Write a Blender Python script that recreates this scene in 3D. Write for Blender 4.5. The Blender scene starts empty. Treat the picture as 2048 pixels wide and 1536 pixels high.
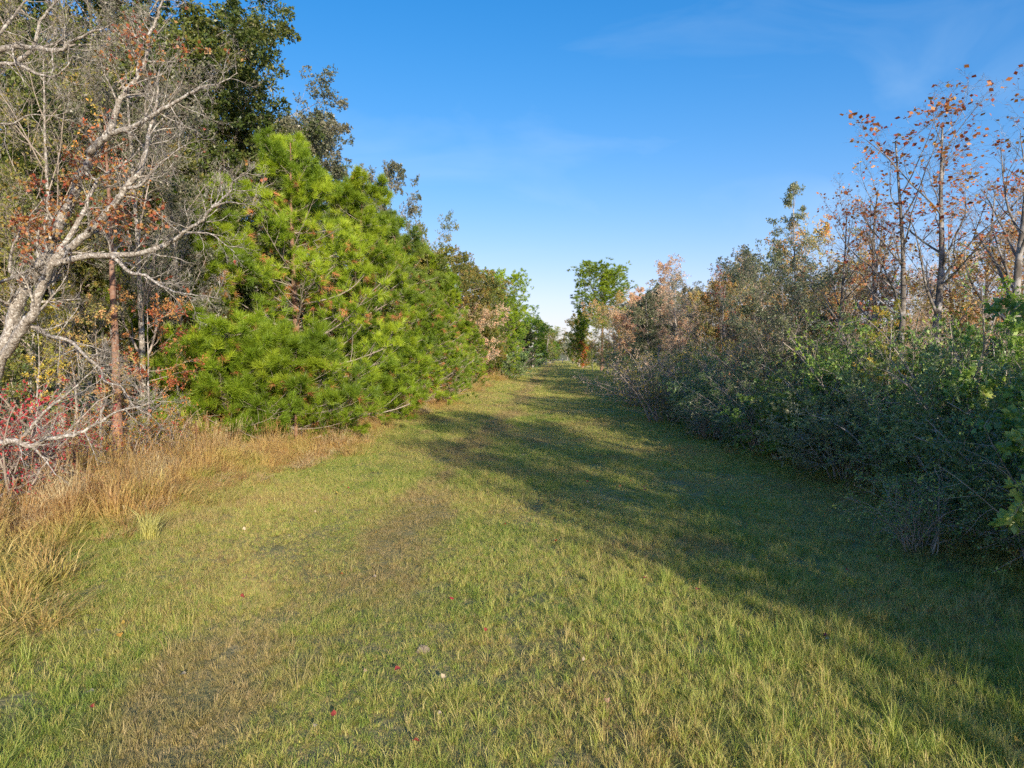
import bpy, math, random
import numpy as np
from mathutils import Vector

SC = bpy.context.scene
COL = SC.collection
R_ = math.radians

# ------------------------------------------------------------------ camera
CAM_H, FPX = 3.6, 1365.0            # camera height (m), focal length in pixels of the 2048 px wide photograph
YAW, PITCH = R_(4.23), R_(2.64)
cam_data = bpy.data.cameras.new('camera'); cam_data.lens = 24.0; cam_data.sensor_width = 36.0
cam_data.clip_end = 6000.0; cam_data.clip_start = 0.05
cam = bpy.data.objects.new('camera', cam_data); COL.objects.link(cam)
cam.location = (0, 0, CAM_H); cam.rotation_euler = (R_(90) - PITCH, 0, YAW)
SC.camera = cam

# ------------------------------------------------------------------ sky, sun, exposure
SUN_EL, SUN_AZ = R_(17.5), R_(155)      # azimuth clockwise from +Y: behind the camera, to the right
w = bpy.data.worlds.new('World'); SC.world = w; w.use_nodes = True
nt = w.node_tree; nt.nodes.clear()
out = nt.nodes.new('ShaderNodeOutputWorld'); bg = nt.nodes.new('ShaderNodeBackground')
sky = nt.nodes.new('ShaderNodeTexSky'); sky.sky_type = 'NISHITA'; sky.sun_disc = False
sky.sun_elevation = SUN_EL; sky.sun_rotation = SUN_AZ
sky.air_density = 0.85; sky.dust_density = 0.6; sky.ozone_density = 1.0; sky.altitude = 0
EXPOSURE, SKY_S = 1.15, 0.1
# the camera's own tone response for the bright sky: more contrast, soft shoulder (same for the whole dome)
hs0 = nt.nodes.new('ShaderNodeHueSaturation'); hs0.inputs['Saturation'].default_value = 1.5
nt.links.new(sky.outputs[0], hs0.inputs['Color'])
def vmath(op, a, b=None, scale=None):
    n = nt.nodes.new('ShaderNodeVectorMath'); n.operation = op; nt.links.new(a, n.inputs[0])
    if scale is not None: n.inputs['Scale'].default_value = scale
    elif isinstance(b, tuple): n.inputs[1].default_value = b
    elif b is not None: nt.links.new(b, n.inputs[1])
    return n.outputs[0]
gm = nt.nodes.new('ShaderNodeGamma'); gm.inputs[1].default_value = 1.0
nt.links.new(vmath('SCALE', hs0.outputs[0], scale=0.30), gm.inputs[0])
hs = nt.nodes.new('ShaderNodeMix'); hs.data_type = 'RGBA'; hs.inputs[0].default_value = 0.0
nt.links.new(vmath('SCALE', vmath('DIVIDE', vmath('MULTIPLY', gm.outputs[0], (1.0, 0.94, 1.22)), vmath('ADD', vmath('SCALE', gm.outputs[0], scale=1 / 2.2), (1.0, 1.0, 1.0))), scale=0.92 / (SKY_S * 2 ** EXPOSURE)), hs.inputs[6])
# thin cirrus: stretched noise, only a faint veil
tc = nt.nodes.new('ShaderNodeTexCoord'); mp = nt.nodes.new('ShaderNodeMapping')
mp.inputs['Scale'].default_value = (1.6, 5.0, 6.0); mp.inputs['Rotation'].default_value = (0.25, 0.35, 0.5)
ns = nt.nodes.new('ShaderNodeTexNoise'); ns.inputs['Scale'].default_value = 1.7; ns.inputs['Detail'].default_value = 7
ns.inputs['Distortion'].default_value = 0.6
rp = nt.nodes.new('ShaderNodeValToRGB'); rp.color_ramp.elements[0].position = 0.53; rp.color_ramp.elements[1].position = 0.80
rp.color_ramp.elements[1].color = (0.2, 0.2, 0.2, 1)
mx = nt.nodes.new('ShaderNodeMix'); mx.data_type = 'RGBA'
nt.links.new(tc.outputs['Generated'], mp.inputs[0]); nt.links.new(mp.outputs[0], ns.inputs['Vector'])
nt.links.new(ns.outputs['Fac'], rp.inputs[0]); nt.links.new(rp.outputs[0], mx.inputs[0])
nt.links.new(hs.outputs[2], mx.inputs[6]); mx.inputs[7].default_value = (3.0, 3.9, 4.8, 1)
nt.links.new(mx.outputs[2], bg.inputs['Color']); bg.inputs['Strength'].default_value = SKY_S
nt.links.new(bg.outputs[0], out.inputs[0])

sun_dir = Vector((math.sin(SUN_AZ) * math.cos(SUN_EL), math.cos(SUN_AZ) * math.cos(SUN_EL), math.sin(SUN_EL)))
sd = bpy.data.lights.new('sun', 'SUN'); sd.energy = 2.8; sd.angle = R_(0.8); sd.color = (1.0, 0.90, 0.74)
sun = bpy.data.objects.new('sun', sd); COL.objects.link(sun)
sun.rotation_euler = (-sun_dir).to_track_quat('-Z', 'Y').to_euler(); sun.location = (30, -40, 30)

SC.view_settings.view_transform = 'Standard'; SC.view_settings.look = 'None'
SC.view_settings.exposure = EXPOSURE; SC.view_settings.gamma = 1.0; SC.view_settings.use_curve_mapping = False
SC.render.engine = 'CYCLES'
cy = SC.cycles
cy.max_bounces = 8; cy.diffuse_bounces = 6; cy.glossy_bounces = 2; cy.transmission_bounces = 3; cy.transparent_max_bounces = 4
cy.caustics_reflective = False; cy.caustics_refractive = False; cy.use_denoising = False; cy.use_light_tree = False; cy.adaptive_threshold = 0.02
SC.render.filter_size = 1.15

# ------------------------------------------------------------------ projection helpers
_f = np.array([-math.sin(YAW) * math.cos(PITCH), math.cos(YAW) * math.cos(PITCH), -math.sin(PITCH)])
_r = np.array([math.cos(YAW), math.sin(YAW), 0.0]); _u = np.cross(_r, _f)
def pix(px, py, d):
    """World point seen at a photograph pixel at forward distance Y = d (used to survey the place)."""
    v = _r * (px - 1024) / FPX + _u * (768 - py) / FPX + _f
    return np.array([0, 0, CAM_H]) + v * (d / v[1])
def pixg(px, py, z=0.0):
    v = _r * (px - 1024) / FPX + _u * (768 - py) / FPX + _f
    return np.array([0, 0, CAM_H]) + v * ((z - CAM_H) / v[2])

def gz(x, y):
    x = np.asarray(x, float); y = np.asarray(y, float)
    near = np.clip((160 - y) / 60, 0, 1)
    return near * (0.05 * np.sin(x * 0.55 + 0.4 * np.sin(y * 0.17)) + 0.045 * np.sin(y * 0.31 + x * 0.23) + 0.03 * np.sin(x * 1.3 + y * 0.8)
                   + 0.22 * np.clip((-x - 8.5) / 6, 0, 1) + 0.12 * np.clip((x - 6) / 5, 0, 1))

# ------------------------------------------------------------------ mesh building
def nrm(v): return v / np.maximum(np.linalg.norm(v, axis=-1, keepdims=True), 1e-9)
class MB:
    def __init__(s): s.v, s.q, s.t, s.a, s.n = [], [], [], [], 0
    def add(s, v, q=None, t=None, a=None):
        v = np.asarray(v, float).reshape(-1, 3)
        s.v.append(v)
        if q is not None and len(q): s.q.append(np.asarray(q).reshape(-1, 4) + s.n)
        if t is not None and len(t): s.t.append(np.asarray(t).reshape(-1, 3) + s.n)
        s.a.append(np.zeros(len(v)) if a is None else np.broadcast_to(np.asarray(a, float), (len(v),)))
        s.n += len(v)
    def mesh(s, name, mat=None, smooth=False, offset=None):
        me = bpy.data.meshes.new(name)
        v = np.concatenate(s.v) if s.v else np.zeros((0, 3))
        if offset is not None: v = v - np.asarray(offset)
        q = np.concatenate(s.q) if s.q else np.zeros((0, 4), int)
        t = np.concatenate(s.t) if s.t else np.zeros((0, 3), int)
        me.vertices.add(len(v)); me.vertices.foreach_set('co', v.astype(np.float32).ravel())
        lv = np.concatenate([q.ravel(), t.ravel()]).astype(np.int32)
        me.loops.add(len(lv)); me.loops.foreach_set('vertex_index', lv)
        ls = np.concatenate([np.arange(len(q)) * 4, len(q) * 4 + np.arange(len(t)) * 3]).astype(np.int32)
        me.polygons.add(len(ls)); me.polygons.foreach_set('loop_start', ls)
        if smooth: me.polygons.foreach_set('use_smooth', np.ones(len(ls), bool))
        at = me.attributes.new('rnd', 'FLOAT', 'POINT')
        at.data.foreach_set('value', (np.concatenate(s.a) if s.a else np.zeros(0)).astype(np.float32))
        me.update(calc_edges=True)
        if mat: me.materials.append(mat)
        return me

def tubes(mb, P, R, ns, a=None):
    """P (N,k,3), R (N,k): tapered tubes."""
    N, k, _ = P.shape
    if N == 0: return
    T = nrm(np.gradient(P, axis=1))
    m = nrm(P[:, -1] - P[:, 0])
    ref = np.where(np.abs(m[:, 2:3]) > 0.8, np.array([[1.0, 0.1, 0.0]]), np.array([[0.0, 0.1, 1.0]]))
    A = nrm(np.cross(T, ref[:, None, :])); B = np.cross(T, A)
    an = np.arange(ns) * 2 * np.pi / ns
    V = P[:, :, None, :] + R[:, :, None, None] * (np.cos(an)[None, None, :, None] * A[:, :, None, :] + np.sin(an)[None, None, :, None] * B[:, :, None, :])
    i = np.arange(N)[:, None, None] * k * ns; j = np.arange(k - 1)[None, :, None] * ns; c = np.arange(ns)[None, None, :]; c2 = (c + 1) % ns
    q = np.stack([i + j + c, i + j + c2, i + j + ns + c2, i + j + ns + c], -1)
    aa = None if a is None else np.repeat(np.broadcast_to(a, (N,)), k * ns)
    mb.add(V, q=q, a=aa)

def grow(P0, D0, L, k, wig, trop, rng, bend=0.0):
    N = len(P0); P = np.zeros((N, k, 3)); P[:, 0] = P0; d = nrm(D0); st = (np.broadcast_to(L, (N,)) / (k - 1))[:, None]
    for i in range(1, k):
        d = nrm(d + wig * rng.normal(size=(N, 3)) + np.array([0, 0, trop + bend * i / k]))
        P[:, i] = P[:, i - 1] + d * st
    return P
def sample(P, t):
    k = P.shape[1]; x = np.clip(t, 0, 0.9999) * (k - 1); i = x.astype(int); f = (x - i)[..., None]
    n = np.arange(len(P))[:, None]
    return P[n, i] * (1 - f) + P[n, i + 1] * f, nrm(P[n, i + 1] - P[n, i])
def plen(P): return np.linalg.norm(np.diff(P, axis=1), axis=2).sum(1)
def spawn(P, R, n, tr, ang, lens, k, wig, trop, rng, rf=0.55, tip=0.25, rmin=0.003, bend=0.0, flat=0.0, whorl=0):
    N = len(P)
    t = tr[0] + (tr[1] - tr[0]) * (np.arange(n)[None, :] + rng.random((N, n))) / n
    if whorl: t = np.clip((np.floor(t * whorl) + 0.25 + 0.28 * rng.random((N, n))) / whorl, tr[0], tr[1])
    p, d = sample(P, t)
    k0 = R.shape[1]; x = t * (k0 - 1); i = np.clip(x.astype(int), 0, k0 - 2); nn = np.arange(N)[:, None]
    r = R[nn, i] * (1 - (x - i)) + R[nn, i + 1] * (x - i)
    rv = rng.normal(size=(N, n, 3)); rv[..., 2] *= (1 - flat)
    pr = nrm(rv - (rv * d).sum(-1, keepdims=True) * d)
    a = np.radians(ang[0] + (ang[1] - ang[0]) * rng.random((N, n)))[..., None]
    D = np.cos(a) * d + np.sin(a) * pr
    if callable(lens): L = lens(t) * (0.75 + 0.5 * rng.random((N, n)))
    else: L = plen(P)[:, None] * (lens[0] + (lens[1] - lens[0]) * rng.random((N, n))) * (1.15 - 0.6 * t)
    Q = grow(p.reshape(-1, 3), D.reshape(-1, 3), L.ravel(), k, wig, trop, rng, bend)
    r0 = np.maximum(r.ravel() * rf, rmin)[:, None]
    return Q, r0 * (1 - (1 - tip) * np.linspace(0, 1, k)[None, :]), np.repeat(np.arange(N), n)

def leaves(mb, P, m, size, rng, u, tr=(0.15, 1.0), up=0.6, aspect=0.55, droop=0.0, spread=0.6):
    """m leaves along each twig of P; u (N,) cluster value 0..1"""
    N = len(P)
    if N == 0 or m == 0: return
    t = tr[0] + (tr[1] - tr[0]) * rng.random((N, m))
    p, d = sample(P, t); p = p.reshape(-1, 3); d = d.reshape(-1, 3); M = len(p)
    ax = nrm(d * 0.6 + rng.normal(size=(M, 3)) * spread + np.array([0, 0, -droop]))
    nn = rng.normal(size=(M, 3)) * 0.7 + np.array([0, 0, up]); nn = nrm(nn - (nn * ax).sum(1, keepdims=True) * ax)
    sd_ = np.cross(ax, nn)
    L = (size * (0.6 + 0.7 * rng.random(M)))[:, None]; W = L * aspect * 0.5
    b = p + ax * L * 0.15
    V = np.stack([b, b + ax * L * 0.45 + sd_ * W + nn * L * 0.07, b + ax * L, b + ax * L * 0.45 - sd_ * W + nn * L * 0.07], 1)
    uu = np.clip(0.6 * np.repeat(u, m) + 0.4 * rng.random(M), 0, 1)
    mb.add(V, q=np.arange(M * 4).reshape(-1, 4), a=np.repeat(uu, 4))
def needles(mb, tips, dirs, n, L, W, rng, u, spread=1.0, stem=0.12):
    N = len(tips)
    D = nrm(dirs[:, None, :] + rng.normal(size=(N, n, 3)) * spread * 0.62)
    B = tips[:, None, :] - dirs[:, None, :] * stem * rng.random((N, n, 1))
    LL = L * (0.7 + 0.5 * rng.random((N, n, 1)))
    s = nrm(np.cross(D, rng.normal(size=(N, n, 3)))) * W * 0.5
    T = B + D * LL + np.array([0, 0, -0.06]) * LL
    V = np.stack([B - s, B + s, T], 2).reshape(-1, 3)
    uu = np.clip(0.65 * np.repeat(u, n) + 0.35 * rng.random(N * n), 0, 1)
    mb.add(V, t=np.arange(len(V)).reshape(-1, 3), a=np.repeat(uu, 3))

# ------------------------------------------------------------------ materials
def mat_new(name):
    m = bpy.data.materials.new(name); m.use_nodes = True; t = m.node_tree; t.nodes.clear()
    return m, t, t.nodes.new, t.links.new
def ramp(t, stops):
    r = t.nodes.new('ShaderNodeValToRGB'); e = r.color_ramp.elements
    while len(e) < len(stops): e.new(0.5)
    for el, (p, c) in zip(e, stops): el.position = p; el.color = (*c, 1)
    return r
def even(cols): return [(i / max(1, len(cols) - 1), c) for i, c in enumerate(cols)]
def leaf_mat(name, cols, trans=0.3, rough=0.5, spec=0.35):
    m, t, N, L = mat_new(name)
    at = N('ShaderNodeAttribute'); at.attribute_name = 'rnd'
    oi = N('ShaderNodeObjectInfo')
    r = ramp(t, even(cols)); L(at.outputs['Fac'], r.inputs[0])
    hv = N('ShaderNodeHueSaturation'); mr = N('ShaderNodeMapRange'); L(oi.outputs['Random'], mr.inputs[0]); mr.inputs[3].default_value = 1.0; mr.inputs[4].default_value = 1.4
    L(mr.outputs[0], hv.inputs['Value']); L(r.outputs[0], hv.inputs['Color'])
    b = N('ShaderNodeBsdfPrincipled'); b.inputs['Roughness'].default_value = rough; b.inputs['Specular IOR Level'].default_value = spec
    L(hv.outputs[0], b.inputs['Base Color'])
    tr = N('ShaderNodeBsdfTranslucent'); hv2 = N('ShaderNodeHueSaturation'); hv2.inputs['Value'].default_value = trans * 2.2; hv2.inputs['Saturation'].default_value = 1.1
    L(hv.outputs[0], hv2.inputs['Color']); L(hv2.outputs[0], tr.inputs['Color'])
    mxs = N('ShaderNodeAddShader')
    o = N('ShaderNodeOutputMaterial'); L(b.outputs[0], mxs.inputs[0]); L(tr.outputs[0], mxs.inputs[1]); L(mxs.outputs[0], o.inputs[0])
    return m
def bark_mat(name, a, b, c, scale=6.0, zs=0.25, bump=0.5):
    m, t, N, L = mat_new(name)
    g = N('ShaderNodeTexCoord'); mp_ = N('ShaderNodeMapping'); mp_.inputs['Scale'].default_value = (1, 1, zs); L(g.outputs['Object'], mp_.inputs[0])
    n1 = N('ShaderNodeTexNoise'); n1.inputs['Scale'].default_value = scale; n1.inputs['Detail'].default_value = 6; L(mp_.outputs[0], n1.inputs['Vector'])
    n2 = N('ShaderNodeTexNoise'); n2.inputs['Scale'].default_value = scale * 0.6; n2.inputs['Detail'].default_value = 4; L(g.outputs['Object'], n2.inputs['Vector'])
    r1 = ramp(t, [(0.3, a), (0.62, b)]); L(n1.outputs['Fac'], r1.inputs[0])
    r2 = ramp(t, [(0.5, (0, 0, 0)), (0.62, (1, 1, 1))]); L(n2.outputs['Fac'], r2.inputs[0])
    mi = N('ShaderNodeMix'); mi.data_type = 'RGBA'; L(r2.outputs[0], mi.inputs[0]); L(r1.outputs[0], mi.inputs[6]); mi.inputs[7].default_value = (*c, 1)
    bu = N('ShaderNodeBump'); bu.inputs['Strength'].default_value = bump; bu.inputs['Distance'].default_value = 0.03; L(n1.outputs['Fac'], bu.inputs['Height'])
    p = N('ShaderNodeBsdfPrincipled'); p.inputs['Roughness'].default_value = 0.85; p.inputs['Specular IOR Level'].default_value = 0.15
    L(mi.outputs[2], p.inputs['Base Color']); L(bu.outputs[0], p.inputs['Normal'])
    o = N('ShaderNodeOutputMaterial'); L(p.outputs[0], o.inputs[0])
    return m
def plain_mat(name, c, rough=0.7, metal=0.0, var=0.25, scale=20):
    m, t, N, L = mat_new(name)
    g = N('ShaderNodeTexCoord'); n1 = N('ShaderNodeTexNoise'); n1.inputs['Scale'].default_value = scale; n1.inputs['Detail'].default_value = 4; L(g.outputs['Object'], n1.inputs['Vector'])
    r = ramp(t, [(0.3, tuple(x * (1 - var) for x in c)), (0.7, tuple(min(1, x * (1 + var)) for x in c))]); L(n1.outputs['Fac'], r.inputs[0])
    p = N('ShaderNodeBsdfPrincipled'); p.inputs['Roughness'].default_value = rough; p.inputs['Metallic'].default_value = metal; L(r.outputs[0], p.inputs['Base Color'])
    o = N('ShaderNodeOutputMaterial'); L(p.outputs[0], o.inputs[0]); return m

BARK_PALE = bark_mat('bark_pale', (0.137, 0.113, 0.091), (0.419, 0.364, 0.300), (0.601, 0.564, 0.501), 26, 0.5, 1.0)
BARK_GREY = bark_mat('bark_grey', (0.182, 0.154, 0.126), (0.420, 0.364, 0.308), (0.560, 0.518, 0.462), 8)
BARK_TWIG = bark_mat('bark_twig', (0.266, 0.210, 0.161), (0.504, 0.420, 0.343), (0.434, 0.364, 0.301), 5)
BARK_PINE = bark_mat('bark_pine', (0.168, 0.084, 0.056), (0.420, 0.238, 0.154), (0.308, 0.196, 0.140), 10)
BARK_DARK = bark_mat('bark_dark', (0.098, 0.084, 0.070), (0.252, 0.217, 0.182), (0.420, 0.392, 0.364), 8)

L_OAK = leaf_mat('leaf_oak_green', [(0.035, 0.055, 0.012), (0.06, 0.085, 0.018), (0.085, 0.11, 0.022), (0.12, 0.13, 0.03), (0.16, 0.12, 0.035)], 0.25, 0.42)
L_OLIVE = leaf_mat('leaf_olive', [(0.05, 0.07, 0.015), (0.09, 0.11, 0.025), (0.15, 0.15, 0.03), (0.22, 0.18, 0.04), (0.32, 0.17, 0.05)], 0.3, 0.5)
L_SILVER = leaf_mat('leaf_dusty', [(0.06, 0.075, 0.035), (0.10, 0.11, 0.06), (0.17, 0.16, 0.10), (0.22, 0.19, 0.13)], 0.2, 0.4)
L_ORANGE = leaf_mat('leaf_orange', [(0.16, 0.15, 0.03), (0.36, 0.27, 0.05), (0.48, 0.22, 0.05), (0.46, 0.12, 0.05), (0.38, 0.05, 0.04)], 0.4, 0.5)
L_RED = leaf_mat('leaf_red', [(0.20, 0.15, 0.05), (0.31, 0.18, 0.055), (0.31, 0.12, 0.04), (0.25, 0.055, 0.03), (0.13, 0.05, 0.03)], 0.25, 0.5)
L_MUTED = leaf_mat('leaf_muted_autumn', [(0.10, 0.13, 0.035), (0.22, 0.21, 0.07), (0.38, 0.28, 0.10), (0.40, 0.20, 0.09), (0.24, 0.24, 0.09)], 0.35, 0.5)
L_CRIMSON = leaf_mat('leaf_crimson', [(0.20, 0.10, 0.03), (0.26, 0.03, 0.03), (0.32, 0.025, 0.045), (0.34, 0.06, 0.04), (0.34, 0.16, 0.06)], 0.3, 0.5)
L_YELLOW = leaf_mat('leaf_yellow', [(0.12, 0.14, 0.03), (0.24, 0.24, 0.04), (0.45, 0.34, 0.06), (0.5, 0.30, 0.07)], 0.4, 0.5)
L_BUFF = leaf_mat('leaf_buff', [(0.26, 0.23, 0.13), (0.40, 0.32, 0.20), (0.46, 0.34, 0.23), (0.42, 0.25, 0.16), (0.27, 0.27, 0.11)], 0.35, 0.6)
L_SHRUB = leaf_mat('leaf_shrub', [(0.075, 0.115, 0.045), (0.115, 0.17, 0.06), (0.16, 0.215, 0.08), (0.25, 0.28, 0.11)], 0.25, 0.36, 0.5)
L_SHRUB2 = leaf_mat('leaf_shrub_light', [(0.09, 0.155, 0.04), (0.14, 0.22, 0.05), (0.22, 0.28, 0.07), (0.33, 0.33, 0.10)], 0.3, 0.42, 0.45)
L_SHRUB3 = leaf_mat('leaf_shrub_dusky', [(0.08, 0.10, 0.05), (0.12, 0.145, 0.07), (0.18, 0.19, 0.10), (0.27, 0.24, 0.13)], 0.25, 0.4, 0.45)
L_GREEN = leaf_mat('leaf_bright', [(0.06, 0.11, 0.015), (0.10, 0.17, 0.02), (0.18, 0.24, 0.03), (0.30, 0.28, 0.05)], 0.4, 0.5)
N_PINE = leaf_mat('needle_pine', [(0.055, 0.095, 0.010), (0.12, 0.18, 0.014), (0.20, 0.265, 0.018), (0.28, 0.32, 0.026)], 0.22, 0.45, 0.3)
N_PINE2 = leaf_mat('needle_pine_deep', [(0.055, 0.09, 0.016), (0.10, 0.145, 0.02), (0.155, 0.195, 0.025)], 0.22, 0.45, 0.3)
N_DEAD = leaf_mat('needle_dead', [(0.20, 0.08, 0.035), (0.33, 0.15, 0.06), (0.42, 0.22, 0.09)], 0.25, 0.6, 0.2)
N_CEDAR = leaf_mat('needle_cedar', [(0.015, 0.028, 0.012), (0.028, 0.045, 0.016), (0.045, 0.06, 0.02)], 0.15, 0.5, 0.3)

# lawn blades: colour by world position (worn and dry patches) and by blade
def grass_mat(name, tall=False):
    m, t, N, L = mat_new(name)
    at = N('ShaderNodeAttribute'); at.attribute_name = 'rnd'
    ge = N('ShaderNodeNewGeometry')
    n1 = N('ShaderNodeTexNoise'); n1.inputs['Scale'].default_value = 0.55 if not tall else 0.8; n1.inputs['Detail'].default_value = 5; n1.inputs['Roughness'].default_value = 0.62
    mp_ = N('ShaderNodeMapping'); mp_.inputs['Scale'].default_value = (1.0, 0.45, 1.0); L(ge.outputs['Position'], mp_.inputs[0]); L(mp_.outputs[0], n1.inputs['Vector'])
    if tall:
        r = ramp(t, even([(0.12, 0.16, 0.03), (0.25, 0.26, 0.05), (0.39, 0.33, 0.09), (0.47, 0.36, 0.13), (0.43, 0.29, 0.10), (0.33, 0.19, 0.08), (0.52, 0.43, 0.24)]))
        ma = N('ShaderNodeMath'); ma.operation = 'MULTIPLY_ADD'; L(n1.outputs['Fac'], ma.inputs[0]); ma.inputs[1].default_value = 2.2; ma.inputs[2].default_value = -0.82
        ad = N('ShaderNodeMath'); ad.operation = 'MULTIPLY_ADD'; L(at.outputs['Fac'], ad.inputs[0]); ad.inputs[1].default_value = 0.65; L(ma.outputs[0], ad.inputs[2])
        L(ad.outputs[0], r.inputs[0]); col = r.outputs[0]
    else:
        g = ramp(t, even([(0.11, 0.17, 0.03), (0.18, 0.255, 0.04), (0.29, 0.32, 0.06), (0.42, 0.38, 0.11), (0.44, 0.34, 0.13), (0.28, 0.19, 0.08)]))
        d = ramp(t, even([(0.17, 0.15, 0.05), (0.29, 0.22, 0.085), (0.36, 0.26, 0.12), (0.43, 0.32, 0.17)]))
        L(at.outputs['Fac'], d.inputs[0])
        # big tone drift shifts blades between green and straw
        n3 = N('ShaderNodeTexNoise'); n3.inputs['Scale'].default_value = 0.23; n3.inputs['Detail'].default_value = 3; L(ge.outputs['Position'], n3.inputs['Vector'])
        ma = N('ShaderNodeMath'); ma.operation = 'MULTIPLY_ADD'; L(n3.outputs['Fac'], ma.inputs[0]); ma.inputs[1].default_value = 1.3; ma.inputs[2].default_value = -0.62
        ad = N('ShaderNodeMath'); ad.operation = 'ADD'; L(at.outputs['Fac'], ad.inputs[0]); L(ma.outputs[0], ad.inputs[1]); L(ad.outputs[0], g.inputs[0])
        # worn wheel track near X = -3.5
        sx = N('ShaderNodeSeparateXYZ'); L(ge.outputs['Position'], sx.inputs[0])
        a1 = N('ShaderNodeMath'); a1.operation = 'ADD'; L(sx.outputs[0], a1.inputs[0]); a1.inputs[1].default_value = 3.4
        a2 = N('ShaderNodeMath'); a2.operation = 'ABSOLUTE'; L(a1.outputs[0], a2.inputs[0])
        a3 = N('ShaderNodeMapRange'); L(a2.outputs[0], a3.inputs[0]); a3.inputs[1].default_value = 0.0; a3.inputs[2].default_value = 1.5; a3.inputs[3].default_value = 0.2; a3.inputs[4].default_value = 0.0
        a4 = N('ShaderNodeMath'); a4.operation = 'ADD'; L(n1.outputs['Fac'], a4.inputs[0]); L(a3.outputs[0], a4.inputs[1])
        rr = ramp(t, [(0.56, (0, 0, 0)), (0.70, (0.8, 0.8, 0.8))]); L(a4.outputs[0], rr.inputs[0])
        mi = N('ShaderNodeMix'); mi.data_type = 'RGBA'; L(rr.outputs[0], mi.inputs[0]); L(g.outputs[0], mi.inputs[6]); L(d.outputs[0], mi.inputs[7])
        col = mi.outputs[2]
    b = N('ShaderNodeBsdfPrincipled'); b.inputs['Roughness'].default_value = 0.5; b.inputs['Specular IOR Level'].default_value = 0.3; L(col, b.inputs['Base Color'])
    tr = N('ShaderNodeBsdfTranslucent'); hv = N('ShaderNodeHueSaturation'); hv.inputs['Value'].default_value = 0.6; L(col, hv.inputs['Color']); L(hv.outputs[0], tr.inputs['Color'])
    mxs = N('ShaderNodeAddShader')
    o = N('ShaderNodeOutputMaterial'); L(b.outputs[0], mxs.inputs[0]); L(tr.outputs[0], mxs.inputs[1]); L(mxs.outputs[0], o.inputs[0])
    return m
G_LAWN = grass_mat('grass_blade'); G_TALL = grass_mat('grass_tall', True)
G_PALE = leaf_mat('grass_pale_tuft', [(0.30, 0.30, 0.08), (0.40, 0.37, 0.13), (0.46, 0.41, 0.2)], 0.3, 0.5)

# ------------------------------------------------------------------ scene graph helpers
def tagged(o, label, cat, group=None):
    o['label'] = label; o['category'] = cat
    if group: o['group'] = group
    return o
def thing(name, label, cat, loc=(0, 0, 0), rz=0.0, s=1.0, group=None):
    o = bpy.data.objects.new(name, None); COL.objects.link(o); o.empty_display_size = 0.3
    o.location = loc; o.rotation_euler = (0, 0, rz); o.scale = (s, s, s) if np.isscalar(s) else s
    return tagged(o, label, cat, group)
def part(name, me, parent, mat=None):
    o = bpy.data.objects.new(name, me); COL.objects.link(o); o.parent = parent
    if mat is not None:
        o.material_slots[0].link = 'OBJECT'; o.material_slots[0].material = mat
    return o
def struct(name, me, kind='structure'):
    o = bpy.data.objects.new(name, me); COL.objects.link(o); o['kind'] = kind; return o
GCOUNT = {}
KEEP = {   # of these groups only the plants that the view shows something of are built
    'tall trees deep in the left wood': {1, 3, 4, 5, 6, 7, 8, 9, 15}, 'trees deep in the left wood': {0, 4, 5, 8, 10}, 'undergrowth in the left wood': {2, 3, 4, 5, 6, 7, 8},
    'olive green trees in the far left tree line': {0, 1}, 'bright green trees in the far left tree line': {0, 2}, 'pines in the far left tree line': {0}, 'rusty brown trees in the far left tree line': {0, 1, 2, 3, 4, 5}, 'dark green trees in the far left tree line': {0, 2},
    'second row of the right hedge': set(range(2, 15)), 'twiggy trees in the right background': {2, 5, 6, 11, 12, 17, 24, 25, 27, 29, 32, 35, 38, 40, 43, 48, 50}, 'yellow trees in the right background': {2, 4, 7, 11}, 'buff trees in the right background': {0, 8, 11, 12},
    'buff twiggy trees standing just behind the far right hedge': set(range(6)), 'yellow-flecked twiggy trees standing just behind the far right hedge': {0, 1, 2, 3, 4, 5, 7},
    'distant trees at the end of the path': set(range(11, 22))}
def place(var, name, label, cat, x, y, h=None, rz=None, mats=None, group=None, sx=1.0, z=None):
    """A copy of a plant variant: an Empty with its own part objects sharing mesh data."""
    s = (h / var['h']) if h else 1.0
    if rz is None: rz = random.uniform(0, 6.28)
    if group:
        i = GCOUNT.get(group, 0); GCOUNT[group] = i + 1
        if group in KEEP and i not in KEEP[group]: return None      # stands wholly hidden behind others
    t = thing(name, label, cat, (x, y, (float(gz(x, y)) if z is None else z) - 0.04), rz, (s * sx, s * sx, s), group)
    for pn, me in var['parts']:
        part(pn, me, t, (mats or {}).get(pn))
    if group: t['gi'] = i
    return t

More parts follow.
